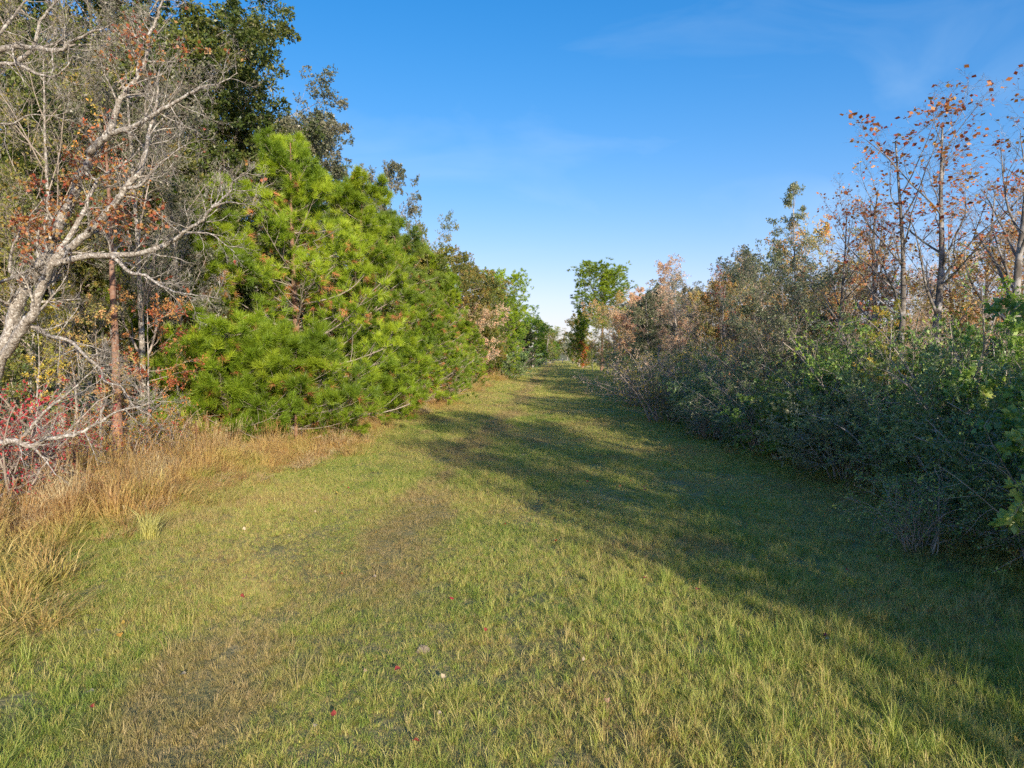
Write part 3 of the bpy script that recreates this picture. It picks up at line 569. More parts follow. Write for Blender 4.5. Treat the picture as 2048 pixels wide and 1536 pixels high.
cl = [(160, 310, 60), (185, 330, 50), (70, 330, 50), (130, 370, 45), (225, 420, 40), (275, 440, 35), (110, 455, 40), (250, 95, 45), (30, 440, 40), (390, 80, 30), (60, 460, 50), (300, 430, 30)]
vv = T4[:, -1] - np.array([0, 0, CAM_H]); zc = vv @ _f; uu = 1024 + FPX * (vv @ _r) / zc; wv = 768 - FPX * (vv @ _u) / zc
pr = np.full(len(T4), 0.012)
for (cx, cy_, cr) in cl: pr = np.maximum(pr, 0.75 * np.exp(-((uu - cx) ** 2 + (wv - cy_) ** 2) / (cr * cr)))
sel = rng.random(len(T4)) < pr
mf = MB(); leaves(mf, T4[sel], 3, 0.085, rng, rng.random(int(sel.sum())), up=0.3, aspect=0.8, droop=0.3)
part('foliage', mf.mesh('foliage', L_RED, offset=base), bare)
# second bare tree standing just outside the left edge, its limbs reach in at the top and at the bottom
base2 = np.array([-13.4, 13.2, 0.0]); base2[2] = float(gz(base2[0], base2[1])) - 0.05
bare2 = thing('bare_tree', 'crooked pale bare limbs reaching in from the upper left edge', 'tree', base2)
acc2 = []
limb(bare2, base2, 'trunk', None, 0, 0, 0.27, 0.12, rng, 0.3, 1.0, 12, world=[base2, base2 + np.array([0.1, 0.1, 2.5]), base2 + np.array([0.3, 0, 5.5]), base2 + np.array([0.7, -0.1, 8.0]), pix(-60, 150, 12.9)], acc=acc2)
for px_, d0, d1, r0, r1, de, tw in (
    ([(-60, 150), (0, 100), (67, 95), (117, 103), (147, 80), (190, 63), (230, 43)], 12.9, 12.3, 0.09, 0.012, 1.1, 0.8),
    ([(33, 127), (67, 93), (80, 43), (110, 7), (140, -30)], 12.8, 12.5, 0.06, 0.012, 1.1, 0.8),
    ([(-60, 160), (0, 130), (40, 130), (73, 147), (110, 153), (133, 133), (147, 110)], 12.9, 12.4, 0.06, 0.008, 1.1, 0.7),
    ([(-50, 260), (0, 248), (27, 247), (60, 230), (110, 232), (147, 217)], 12.9, 12.6, 0.035, 0.006, 0.9, 0.6),
    ([(-40, 110), (5, 60), (30, 30), (60, -10)], 12.9, 12.8, 0.06, 0.02, 1.0, 0.8),
    ([(-70, 880), (0, 885), (34, 883), (64, 893), (98, 876), (146, 873), (190, 849), (234, 825), (281, 812), (325, 795)], 13.2, 12.8, 0.10, 0.008, 0.9, 0.7),
    ([(40, 883), (85, 829), (135, 788), (176, 751), (210, 714)], 13.1, 12.7, 0.05, 0.008, 0.9, 0.6),
    ([(64, 893), (88, 917), (112, 950)], 13.0, 12.8, 0.035, 0.008, 0.9, 0.5)):
    limb(bare2, base2, 'limb', px_, d0, d1, r0, r1, rng, de, tw, 8, acc=acc2)

# ------------------------------------------------------------------ left wood: front row
def XY(px, d): p_ = pix(px, 705, d); return float(p_[0]), d
def put(var, name, label, cat, px, d, ytop, mats=None, group=None, sx=1.0, rz=None):
    x, y = XY(px, d); top = pix(px, ytop, d)[2]
    return place(var, name, label, cat, x, y, float(top - gz(x, y)), rz, mats, group, sx)
put(PINE[2], 'pine_tree', 'bushy bright green pine behind the bare limbs, leftmost of the pines', 'pine', 420, 27, 345, sx=1.05)
put(PINE[0], 'pine_tree', 'largest bright green pine at the left edge of the grass, sweeping to the ground', 'pine', 592, 30, 250)
put(PINE[1], 'pine_tree', 'second bright green pine along the path, right of the largest one', 'pine', 706, 36, 340)
put(PINE[0], 'pine_tree', 'deeper green pine in front of the thin-leaved tree, third along the path', 'pine', 800, 44, 415, mats={'needles': N_PINE2})
put(PINE[2], 'pine_tree', 'low bright pine pushing out over the golden grass', 'pine', 835, 45, 585, sx=1.3)
put(PINE[1], 'pine_tree', 'pine with pointed crown, fourth along the path', 'pine', 872, 53, 505)
put(PINE[2], 'pine_tree', 'small pine leaning over the verge where the golden grass narrows', 'pine', 925, 66, 640, sx=1.3)
put(PINE[1], 'pine_tree', 'far yellow-green pine among olive trees on the left', 'pine', 985, 88, 610, sx=1.2)
put(TALLPINE, 'pine_tree', 'tall pine with rounded crown rising above the left tree line', 'pine', 1008, 110, 548, mats={'needles': N_PINE})
put(CEDAR, 'cedar_tree', 'dark narrow cedar on the left side of the path', 'cedar', 1052, 135, 640, sx=1.5)
put(YOUNG, 'young_pine', 'young pine with boughs spreading low over the golden grass below the largest pine', 'pine', 590, 25.0, 665, sx=1.1)
put(YOUNG, 'young_pine', 'young pine at the foot of the leftmost pine, low and wide', 'pine', 455, 24.0, 640, sx=1.0)
put(YOUNG, 'young_pine', 'young pine below the second pine, its boughs touching the golden grass', 'pine', 745, 35.0, 665, sx=1.2)
put(OAK[1], 'broadleaf_tree', 'thin-leaved dusty green tree rising behind the second pine', 'tree', 770, 56, 355, mats={'foliage': L_SILVER}, sx=0.75)
put(OAK[0], 'broadleaf_tree', 'thin-leaved dusty tree behind the fourth pine', 'tree', 845, 64, 455, mats={'foliage': L_OLIVE}, sx=0.7)
put(MIX[0], 'broadleaf_tree', 'olive tree with rusty patches behind the verge, left middle distance', 'tree', 908, 70, 520)
put(MIX[1], 'broadleaf_tree', 'round olive tree left of the tall rounded pine', 'tree', 955, 84, 540, sx=1.2)
put(MIX[2], 'broadleaf_tree', 'rusty leaved tree low beside the path on the left', 'tree', 950, 74, 610, mats={'foliage': L_BUFF}, sx=1.2)
put(MIX[0], 'broadleaf_tree', 'yellow-green tree right below the tall rounded pine', 'tree', 1022, 120, 605, mats={'foliage': L_GREEN}, sx=1.2)
put(MIX[1], 'broadleaf_tree', 'leafy green tree just past the dark cedar', 'tree', 1066, 150, 640, mats={'foliage': L_GREEN}, sx=1.6)
put(MIX[2], 'broadleaf_tree', 'last big green tree on the left where the path ends', 'tree', 1092, 185, 655, mats={'foliage': L_OLIVE}, sx=1.7)
put(MIX[0], 'broadleaf_tree', 'olive tree leaning in from the left at the very end of the path', 'tree', 1100, 215, 668, mats={'foliage': L_OLIVE}, sx=1.6)
put(MIX[1], 'broadleaf_tree', 'dark little tree under the last green tree on the left', 'tree', 1078, 170, 690, mats={'foliage': L_OAK}, sx=1.6)
put(MIX[1], 'broadleaf_tree', 'broad green tree bulging into the gap at the far left of the path end', 'tree', 1086, 195, 645, mats={'foliage': L_GREEN}, sx=1.7)
put(SHRUB[3], 'shrub', 'dark green shrub at the foot of the far left tree line', 'shrub', 1012, 90, 690, sx=1.6, mats={'foliage': L_SHRUB})
put(MIX[1], 'broadleaf_tree', 'low green tree between the cedar and the verge', 'tree', 1030, 112, 660, sx=1.6, mats={'foliage': L_GREEN})

# tall trees standing behind the front row
for (px, d, yt, v, m_, lb) in (
    (70, 27, -160, 0, L_OAK, 'tall dark green tree behind the bare tree at the far left edge'),
    (235, 31, -120, 1, L_OAK, 'tall green tree filling the top left corner behind the bare limbs'),
    (320, 34, -50, 0, L_OAK, 'tall green tree whose crown meets the sky at the top left'),
    (425, 38, 45, 1, L_OAK, 'green tree with orange flecks stepping down behind the bare tree'),
    (505, 41, 170, 0, L_SILVER, 'dusty dark-leaved tree directly behind the largest pine'),
    (575, 44, 235, 1, L_SILVER, 'sparse dusty tree peeking out above the largest pine'),
    (660, 52, 340, 0, L_OAK, 'green tree hidden between the largest and the second pine')):
    put(OAK[v], 'broadleaf_tree', lb, 'tree', px, d, yt, mats={'foliage': m_}, sx=1.0)
put(TWIG[1], 'twiggy_tree', 'grey-brown twiggy tree behind the pale bare trunks', 'tree', 285, 22.5, 95, mats={'foliage': L_SILVER}, sx=0.9)
put(TWIG[0], 'twiggy_tree', 'fine grey twigs left of the pale trunks', 'tree', 120, 20.5, 60, sx=0.9, mats={'foliage': L_OLIVE})
put(TWIG[2], 'twiggy_tree', 'slender twiggy tree between the bare tree and the leftmost pine', 'tree', 370, 24.5, 200, sx=0.9, mats={'foliage': L_SILVER})
put(MIX[2], 'broadleaf_tree', 'yellow-green understorey tree behind the pale trunks', 'tree', 60, 21, 380, mats={'foliage': L_OLIVE})
put(MIX[0], 'broadleaf_tree', 'olive understorey tree behind the leftmost pine', 'tree', 290, 28, 330)
# saplings and bushes along the wood's edge
for (v, px, d, yt, m_, nm, lb) in (
    (SAPL[0], 150, 17.8, 560, L_YELLOW, 'sapling', 'thin grey sapling trunk with yellow leaves beside the metal post'),
    (SAPL[1], 195, 18.6, 590, L_MUTED, 'sapling', 'pale sapling with orange and red leaves left of the reddish trunk'),
    (SAPL[0], 352, 23.5, 600, L_MUTED, 'sapling', 'sapling with rusty leaves below the leftmost pine'),
    (SAPL[1], 290, 20.5, 580, L_RED, 'sapling', 'red-leaved sapling in front of the leftmost pine'),
    (SAPL[0], 70, 16.8, 600, L_YELLOW, 'sapling', 'spindly sapling below the twin trunks'),
    (BRUSH[1], 22, 14.2, 730, L_CRIMSON, 'red_bush', 'bright crimson leafed bush at the left edge'),
    (BRUSH[1], 245, 19.6, 770, L_ORANGE, 'autumn_bush', 'twiggy orange bush behind the metal post'),
    (BRUSH[0], 120, 16.2, 850, L_YELLOW, 'yellow_bush', 'yellow-green bush under the lowest bare limb'),
    (BRUSH[0], 330, 20.8, 815, L_YELLOW, 'yellow_bush', 'yellow-green bush right of the reddish trunk'),
    (BRUSH[0], 15, 14.6, 880, L_GREEN, 'green_bush', 'small green bush at the bottom of the left edge'),
    (BRUSH[1], 775, 37.5, 775, L_RED, 'rusty_bush', 'rust coloured bush at the foot of the second pine'),
    (BRUSH[1], 830, 44, 745, L_BUFF, 'rusty_bush', 'brownish bush under the low bright pine'),
    (BRUSH[0], 905, 55, 735, L_BUFF, 'rusty_bush', 'pale brown bush under the fourth pine'),
    (BRUSH[0], 560, 27.5, 830, L_GREEN, 'green_bush', 'green bush in the shade under the largest pine')):
    put(v, nm, lb, 'sapling' if nm == 'sapling' else 'bush', px, d, yt, mats={'foliage': m_})
# dead pine bough bush
v_dead = pine(66, 1.3, 1.0, 14, 5, 2, 20, base=0.1, nl=0.2, nw=0.01, tr=0.02, leaf=N_DEAD, dead=0.0, up=0.0)
x, y = XY(408, 24.0); place(v_dead, 'dead_pine', 'small dead pine with orange needles at the foot of the leftmost pine', 'dead pine', x, y, 1.5)
x, y = XY(232, 19.5)
rt = broadleaf(95, 11, 1.2, 0.6, (10, 5, 4, 0), 3, 0.09, 0.15, leaf=L_ORANGE, bark=BARK_PINE, wig=0.012)
place(rt, 'young_tree', 'reddish-brown straight trunk behind the golden grass', 'tree', x, y, 11)
# deep wood
rng = np.random.default_rng(8)
spots = []
while len(spots) < 44:
    y = rng.uniform(14, 175) if len(spots) > 14 else rng.uniform(14, 50); x = -rng.uniform(18.5, 34)
    if all((x - a) ** 2 + (y - b) ** 2 > 16 for a, b in spots): spots.append((x, y))
for i, (x, y) in enumerate(spots):
    far = y > 60
    if i % 3 == 2: place(MIX[i % 2], 'broadleaf_tree', 'olive tree deep inside the left wood', 'tree', x, y, rng.uniform(9, 12), group='trees deep in the left wood', mats={'foliage': L_OLIVE})
    else: place(OAK[i % 2], 'broadleaf_tree', 'tall green tree deep inside the left wood', 'tree', x, y, rng.uniform(11, 14) if far else rng.uniform(15, 19), group='tall trees deep in the left wood')
for i in range(16):
    x, y = -rng.uniform(14.5, 18), 13 + i * 4.2 + rng.uniform(-1, 1)
    place(SHRUB[i % 4], 'shrub', 'dark undergrowth shrub inside the left wood', 'shrub', x, y, rng.uniform(2.2, 4), group='undergrowth in the left wood', mats={'foliage': (L_SHRUB, L_SHRUB3)[i % 2]})

# the left tree line carries on unbroken to the end of the path
rng = np.random.default_rng(9)
for i in range(30):
    y = 52 + i * 4.6 + rng.uniform(-1.5, 1.5); x = -11.2 - rng.uniform(0, 3.5) + np.clip((y - 90) / 40, 0, 2.2)
    h = float(np.interp(y, [50, 90, 140, 190], [12, 11, 9.5, 9])) * rng.uniform(0.8, 1.1)
    v, m_, lb = ((MIX[0], L_OLIVE, 'olive green tree in the far left tree line'), (MIX[1], L_GREEN, 'bright green tree in the far left tree line'), (PINE[1], None, 'pine in the far left tree line'), (MIX[2], L_BUFF, 'rusty brown tree in the far left tree line'), (MIX[1], L_OAK, 'dark green tree in the far left tree line'))[i % 5]
    place(v, 'pine_tree' if m_ is None else 'broadleaf_tree', lb, 'pine' if m_ is None else 'tree', x, y, h, None, None if m_ is None else {'foliage': m_}, lb.replace('tree in', 'trees in').replace('pine in', 'pines in'), sx=1.2)

# ------------------------------------------------------------------ wire fence on the left
rust = plain_mat('rusty_steel', (0.20, 0.10, 0.06), 0.8, 0.3); wire_m = plain_mat('galvanised_wire', (0.45, 0.44, 0.42), 0.5, 0.8)
pb = pixg(156, 1020); fx = float(pb[0]); fy = float(pb[1])
fence = thing('wire_fence', 'barbed wire fence on rusty metal posts along the left wood', 'fence', (fx, fy, float(gz(fx, fy))))
mbp = MB()
hP = 1.25
for (x0, x1, y0, y1) in ((-0.022, 0.022, -0.004, 0.004), (-0.004, 0.004, 0.0042, 0.032)):
    v = np.array([[xx, yy, zz] for zz in (-0.3, hP) for (xx, yy) in ((x0, y0), (x1, y0), (x1, y1), (x0, y1))])
    mbp.add(v, q=[[0, 1, 5, 4], [1, 2, 6, 5], [2, 3, 7, 6], [3, 0, 4, 7], [4, 5, 6, 7]])
for z_ in np.arange(0.15, 1.2, 0.07):
    v = np.array([[xx, yy, zz] for zz in (z_, z_ + 0.02) for (xx, yy) in ((-0.012, -0.011), (0.012, -0.011), (0.012, -0.0042), (-0.012, -0.0042))])
    mbp.add(v, q=[[0, 1, 5, 4], [1, 2, 6, 5], [3, 0, 4, 7], [4, 5, 6, 7], [3, 2, 1, 0]])
post_me = mbp.mesh('post', rust)
py_ = [-6, 0, 6.5, 13, 19.5, 26, 33]
def foff(yy): return -0.12 * yy
for yy in py_:
    o = part('post', post_me, fence); o.location = (foff(yy), yy, 0.0); o.rotation_euler = (random.uniform(-0.04, 0.04), random.uniform(-0.05, 0.05), 0.1)
for z_ in (0.35, 0.7, 1.08):
    mbw = MB()
    pts = []
    for a_, b_ in zip(py_[:-1], py_[1:]):
        for t in np.linspace(0, 1, 8, endpoint=False): yy = a_ + (b_ - a_) * t; pts.append((foff(yy), yy - 0.02, z_ - 0.08 * math.sin(math.pi * t)))
    pts = np.array(pts); tubes(mbw, pts[None], np.full((1, len(pts)), 0.004), 4)
    q = np.arange(-6, 32.8, 0.16); bx = np.interp(q, pts[:, 1], pts[:, 0]); bz = np.interp(q, pts[:, 1], pts[:, 2])
    B = np.stack([bx, q, bz], 1); e = rng.normal(size=(len(q), 3)) * 0.018
    tubes(mbw, np.stack([B - e, B + e], 1), np.full((len(q), 2), 0.0018), 3)
    part('wire', mbw.mesh('wire', wire_m, True), fence)

# ------------------------------------------------------------------ pale tufts in the golden grass
for i, (px, py_t, lb) in enumerate(((300, 1085, 'pale upright grass tuft at the edge of the mown grass'), (320, 985, 'small whitish grass tuft behind the pale upright one'))):
    g = pixg(px, py_t); t = thing('grass_tuft', lb, 'grass tuft', (g[0], g[1], float(gz(g[0], g[1]))))
    me = tall_clump(300 + i, 110 if i == 0 else 60, 0.10 if i == 0 else 0.07, 0.8 - 0.2 * i, False).mesh('blades', G_PALE)
    part('blades', me, t)['kind'] = 'stuff'

# ------------------------------------------------------------------ right side: hedge of shrubs
rng = np.random.default_rng(21)
face = lambda y: float(np.interp(y, [-10, 6, 11, 17, 23, 32, 45, 58, 80, 120], [8.2, 7.6, 7.0, 6.9, 6.0, 5.2, 5.4, 5.4, 5.0, 4.8]))
hedge = [ # y, extra x, height, variant, mat, label
    (9.6, 1.6, 4.2, 3, L_SHRUB2, 'tall light green leafy shrub at the right edge of the picture'),
    (11.6, 1.2, 3.0, 0, L_SHRUB, 'low dark shrub reaching down to the grass at the lower right'),
    (12.6, 2.6, 4.6, 3, L_SHRUB2, 'tall star-leaved shrub below the rightmost bare tree'),
    (14.0, 1.3, 2.9, 1, L_SHRUB, 'dark drooping shrub second from the right edge along the grass'),
    (15.2, 2.9, 4.7, 0, L_SHRUB, 'tall dark shrub below the red-leaved tree'),
    (16.6, 1.5, 3.3, 2, L_SHRUB, 'dark shrub with bare arching twigs, third from the right along the grass'),
    (18.2, 2.8, 4.5, 1, L_SHRUB2, 'lighter green shrub in the second line, middle of the hedge'),
    (19.6, 1.5, 3.2, 0, L_SHRUB3, 'dusky shrub in the middle of the hedge front'),
    (21.6, 2.6, 4.3, 2, L_SHRUB, 'tall dense dark shrub below the slender green tree'),
    (22.8, 1.4, 3.0, 3, L_SHRUB2, 'lighter green shrub with long leaves, hedge front'),
    (25.2, 1.5, 3.2, 1, L_SHRUB, 'dark rounded shrub where the hedge bulges into the grass'),
    (26.5, 3.0, 4.2, 0, L_SHRUB3, 'dusky shrub behind the rounded one at the bulge'),
    (28.5, 1.5, 3.1, 2, L_SHRUB, 'dark shrub at the left tip of the hedge bulge'),
    (31.5, 1.7, 3.2, 0, L_SHRUB, 'dark shrub just beyond the hedge bulge'),
    (35.0, 1.8, 3.0, 1, L_SHRUB3, 'greyish shrub below the orange tree'),
    (39.0, 1.8, 3.2, 2, L_SHRUB, 'dark shrub in front of the grey bramble thicket'),
    (44.0, 1.9, 3.4, 3, L_SHRUB3, 'dusky shrub in the far half of the hedge'),
    (50.0, 2.0, 3.6, 0, L_SHRUB, 'dark shrub before the far black thicket'),
    (57.0, 2.0, 4.0, 1, L_SHRUB, 'black-green shrub in the far thicket, nearest of three'),
    (64.0, 2.0, 4.6, 2, L_SHRUB, 'black-green shrub in the far thicket, middle of three'),
    (73.0, 2.2, 4.8, 0, L_SHRUB, 'black-green shrub in the far thicket, farthest of three')]
for (y, ex, h, v, m_, lb) in hedge:
    place(SHRUB[v], 'shrub', lb, 'shrub', face(y) + ex + rng.uniform(-0.2, 0.2), y, h, None, {'foliage': m_}, 'shrubs along the right side of the grass', sx=1.12 if h < 4 else 0.95)
# the row behind, filling the hedge's depth
for i in range(15):
    y = 9 + i * 3.4 + rng.uniform(-0.8, 0.8)
    place(SHRUB[i % 4], 'shrub', 'shrub in the second row of the right hedge', 'shrub', face(y) + 4.6 + rng.uniform(-0.4, 1.0), y, rng.uniform(3.6, 4.8), None, {'foliage': (L_SHRUB, L_SHRUB3, L_SHRUB2)[i % 3]}, 'second row of the right hedge')
# grey bramble thickets and leafless brush in front of the hedge
for (px, d, yt, v, m_, lb) in (
    (1330, 36, 690, 0, L_YELLOW, 'grey leafless bramble thicket with yellow flecks, right of the path'),
    (1290, 45, 700, 1, L_BUFF, 'pale bramble thicket behind the first one'),
    (1420, 29, 770, 1, L_SHRUB3, 'dusky brush at the bulge of the hedge'),
    (1850, 13.0, 930, 0, L_SHRUB2, 'thin sprawling bush low at the near right')):
    put(BRUSH[v], 'bramble', lb, 'bramble', px, d, yt, {'foliage': m_}, sx=1.2)

rng = np.random.default_rng(23)
for (y, ex, h, v, m_, lb) in (
    (10.6, 0.9, 2.6, 0, L_SHRUB2, 'leggy grey-stemmed bush leaning out over the near right grass'),
    (15.8, 2.3, 4.8, 0, L_SHRUB2, 'tall thin-leaved thicket poking above the near hedge'),
    (20.8, 3.2, 5.2, 0, L_GREEN, 'tall thin yellow-green bush above the middle hedge'),
    (24.0, 1.2, 3.0, 0, L_SHRUB3, 'grey thin-leaved bush before the hedge bulge'),
    (27.2, 3.0, 5.0, 1, L_MUTED, 'rusty bush rising above the hedge bulge'),
    (30.2, 2.6, 4.6, 0, L_BUFF, 'straw coloured thicket behind the hedge bulge'),
    (37.0, 2.8, 4.8, 0, L_YELLOW, 'pale thicket with yellow leaves below the orange tree'),
    (41.5, 1.2, 3.6, 0, L_BUFF, 'grey thicket in the far hedge'),
    (47.0, 2.2, 4.6, 1, L_BUFF, 'tall straw thicket in the far hedge')):
    place(BRUSH[v], 'thicket', lb, 'thicket', face(y) + ex, y, h, None, {'foliage': m_}, 'bare thickets in the right hedge', sx=0.85)

# ------------------------------------------------------------------ right side: trees
put(AIRY[0], 'autumn_tree', 'tallest bare tree with scattered red leaves, forked crown against the sky', 'tree', 1882, 20, 165, rz=0.4, sx=1.35)
put(AIRY[1], 'autumn_tree', 'red-leaved tree leaning left beside the tallest bare tree', 'tree', 1825, 20.8, 235, rz=0.1, mats={'foliage': L_RED}, sx=1.3)
put(AIRY[2], 'autumn_tree', 'dark rough-barked bare tree at the right edge', 'tree', 1985, 17.2, 140, rz=2.0, sx=1.25)
put(AIRY[1], 'autumn_tree', 'thin tree with orange leaves left of the leaning red one', 'tree', 1715, 24.5, 400, rz=2.6, mats={'foliage': L_RED}, sx=1.1)
put(AIRY[0], 'autumn_tree', 'sparse tree with dark red leaf clusters between the slender green and leaning red trees', 'tree', 1668, 26.5, 395, rz=4.0, mats={'foliage': L_RED})
put(AIRY[2], 'autumn_tree', 'bare grey tree behind the leaning red one', 'tree', 1775, 25, 330, rz=5.0, mats={'foliage': L_ORANGE}, sx=1.2)
put(AIRY[1], 'autumn_tree', 'orange-leaved tree behind the right edge tree', 'tree', 1955, 24, 330, rz=3.3, mats={'foliage': L_ORANGE}, sx=1.1)
put(AIRY[1], 'autumn_tree', 'crimson flecked tree cut by the right edge of the picture', 'tree', 2040, 19, 300, rz=1.9, mats={'foliage': L_RED}, sx=1.2)
put(AIRY[0], 'autumn_tree', 'red and gold young tree between the tall bare trees', 'tree', 1930, 23, 400, rz=1.3, mats={'foliage': L_RED})
put(SLIM, 'slim_tree', 'slender dark green pointed tree, left of the red-leaved trees', 'tree', 1602, 28.5, 325, rz=0.2)
put(MIX[2], 'broadleaf_tree', 'dusky green tree at the foot of the slender pointed one', 'tree', 1565, 27, 530, mats={'foliage': L_SHRUB3})
put(MIX[2], 'autumn_tree', 'gold and dark green tree behind the thin orange one', 'tree', 1660, 30, 480, mats={'foliage': L_MUTED})
put(TWIG[2], 'twiggy_tree', 'reddish-brown twiggy tree with gold at its foot, right middle distance', 'tree', 1362, 55, 525, mats={'foliage': L_BUFF}, sx=1.2)
put(MIX[0], 'autumn_tree', 'orange, red and yellow tree above the grey brambles', 'tree', 1440, 44, 575, mats={'foliage': L_MUTED}, sx=0.8)
put(AIRY[2], 'autumn_tree', 'thin dark sapling with crimson top leaves above the orange tree', 'tree', 1455, 42, 545, mats={'foliage': L_CRIMSON})
put(MIX[1], 'broadleaf_tree', 'grey-green tree left of the reddish-brown twiggy one', 'tree', 1300, 62, 585, mats={'foliage': L_SHRUB3}, sx=1.1)
put(MIX[2], 'autumn_tree', 'orange and red tree in front of the far tall pine', 'tree', 1230, 98, 600, mats={'foliage': L_MUTED}, sx=1.1)
put(MIX[0], 'autumn_tree', 'buff tree right of the far tall pine', 'tree', 1268, 82, 600, mats={'foliage': L_BUFF})
put(MIX[2], 'broadleaf_tree', 'olive tree under the far tall pine', 'tree', 1215, 112, 640, mats={'foliage': L_OLIVE}, sx=1.2)
put(TALLPINE, 'pine_tree', 'far tall pine with a broad crown, right of the path end', 'pine', 1204, 132, 535, sx=1.25, mats={'needles': N_PINE})
put(PINE[1], 'pine_tree', 'sparse pine on the left flank of the far tall pine', 'pine', 1165, 150, 620, sx=0.9, mats={'needles': N_PINE})
put(MIX[1], 'autumn_tree', 'small salmon-red tree at the far right of the path end', 'tree', 1166, 150, 685, mats={'foliage': L_ORANGE}, sx=1.2)
put(TWIG[1], 'twiggy_tree', 'pale twiggy tree beside the small salmon-red one', 'tree', 1185, 125, 670, mats={'foliage': L_YELLOW})
put(MIX[0], 'broadleaf_tree', 'grey-green tree at the very end of the path on the right', 'tree', 1146, 205, 672, mats={'foliage': L_SHRUB3}, sx=1.5)
put(MIX[1], 'broadleaf_tree', 'low olive tree left of the small salmon-red one', 'tree', 1155, 180, 690, mats={'foliage': L_OLIVE}, sx=1.5)
put(MIX[1], 'broadleaf_tree', 'yellow-green tree under the left flank of the far tall pine', 'tree', 1158, 165, 640, mats={'foliage': L_OLIVE}, sx=1.3)
put(SAPL[0], 'sapling', 'pale-barked sapling rising out of the hedge below the thin orange tree', 'sapling', 1775, 18.5, 600, mats={'foliage': L_YELLOW})
put(SAPL[0], 'sapling', 'pale leaning sapling at the right edge of the hedge', 'sapling', 2010, 14.5, 560, mats={'foliage': L_GREEN})
# autumn trees standing right behind the hedge
rng = np.random.default_rng(33)
for i in range(38):
    y = 20 + i * 2.7 + rng.uniform(-1, 1); x = face(y) + 5.0 + rng.uniform(0, 4.5)
    v, m_, lb = ((TWIG[0], L_BUFF, 'buff twiggy tree standing just behind the far right hedge'), (MIX[2], (L_MUTED, L_SILVER)[(i // 5) % 2], ('russet and green', 'dusty green')[(i // 5) % 2] + ' tree standing just behind the far right hedge'), (TWIG[1], L_YELLOW, 'yellow-flecked twiggy tree standing just behind the far right hedge'), (TWIG[2], L_SILVER, 'grey leafy tree standing just behind the far right hedge'), (MIX[2], L_SILVER, 'grey-green tree standing just behind the far right hedge'))[i % 5]
    place(v, 'twiggy_tree' if 'twig' in lb else 'autumn_tree', lb, 'tree', x, y, float(np.interp(y, [20, 40, 80, 120], [7.0, 8.4, 10.0, 10.5])) * rng.uniform(0.85, 1.12), None, {'foliage': m_}, lb.replace('tree standing', 'trees standing'), sx=1.15)
# background wood on the right
rng = np.random.default_rng(31)
spots = []
while len(spots) < 80:
    y = 15 + 95 * rng.random() ** 1.3; x = 12.5 + rng.random() * 24
    if x / y < 1.0 and all((x - a) ** 2 + (y - b) ** 2 > 5 for a, b in spots): spots.append((x, y))
for i, (x, y) in enumerate(spots):
    k = i % 6
    if k < 4: place(TWIG[i % 3], 'twiggy_tree', 'pale twiggy tree with buff leaves in the right background wood', 'tree', x, y, rng.uniform(6.0, 8.2), group='twiggy trees in the right background', mats={'foliage': (L_BUFF, L_YELLOW, L_BUFF, L_MUTED)[k]})
    elif k == 4: place(MIX[i % 3], 'autumn_tree', 'yellow tree in the right background wood', 'tree', x, y, rng.uniform(5, 7), group='yellow trees in the right background', mats={'foliage': L_YELLOW})
    else: place(MIX[i % 3], 'autumn_tree', 'buff leaved tree in the right background wood', 'tree', x, y, rng.uniform(5, 7.5), group='buff trees in the right background', mats={'foliage': L_BUFF})
# the row goes on to the right of the camera, where its trees throw the long shadows over the grass
for i, (x, y, h, v) in enumerate(((10.0, -5.0, 12.5, AIRY[0]), (12.0, -2.0, 13.5, AIRY[1]), (9.8, 1.2, 12.0, MIX[2]), (12.2, 4.5, 12.5, AIRY[0]), (10.2, 7.0, 10.5, MIX[2]), (13.0, 9.5, 11.5, AIRY[1]), (9.2, -1.2, 9.5, TWIG[1]), (10.8, -3.6, 10.5, TWIG[0]), (11.5, 1.6, 10.5, TWIG[2]))):
    place(v, 'autumn_tree', 'tree standing right of the camera, throwing its shadow on the grass', 'tree', x, y, h, None, {'foliage': L_RED}, 'trees right of the camera')
for i in range(6):
    y = -3.5 + i * 2.1
    place(SHRUB[i % 4], 'shrub', 'shrub of the hedge right of the camera', 'shrub', face(y) + 1.8, y, rng.uniform(3.2, 4.2), None, None, 'hedge right of the camera')

# ------------------------------------------------------------------ far end of the path
rng = np.random.default_rng(41)
for i in range(30):
    x = -45 + i * 3.3 + rng.uniform(-1.5, 1.5); y = 290 + rng.uniform(-25, 40)
    place((OAK[i % 2], MIX[i % 3])[i % 2], 'broadleaf_tree', 'distant tree in the line closing the end of the path', 'tree', x, y, rng.uniform(7, 10), None, {'foliage': (L_OLIVE, L_GREEN, L_OAK)[i % 3]}, 'distant trees at the end of the path', z=-0.05, sx=1.6)
fe = thing('rail_fence', 'pale rail fence across the far end of the path', 'fence', (0, 215, 0))
pale = plain_mat('weathered_wood', (0.42, 0.40, 0.36), 0.8)
def box(mb, x0, x1, y0, y1, z0, z1):
    v = np.array([[a, b, c] for c in (z0, z1) for (a, b) in ((x0, y0), (x1, y0), (x1, y1), (x0, y1))])
    mb.add(v, q=[[0, 1, 5, 4], [1, 2, 6, 5], [2, 3, 7, 6], [3, 0, 4, 7], [4, 5, 6, 7], [3, 2, 1, 0]])
mbq = MB(); box(mbq, -0.11, 0.11, -0.11, 0.11, -0.3, 1.7); pm = mbq.mesh('post', pale)
for x in np.arange(-12, 12.1, 3.0): o = part('post', pm, fe); o.location = (x, 0, 0)
mbq = MB(); box(mbq, -12, 12, -0.17, -0.112, -0.06, 0.06); rm = mbq.mesh('rail', pale)
for z_ in (0.6, 1.2): o = part('rail', rm, fe); o.location = (0, 0, z_)

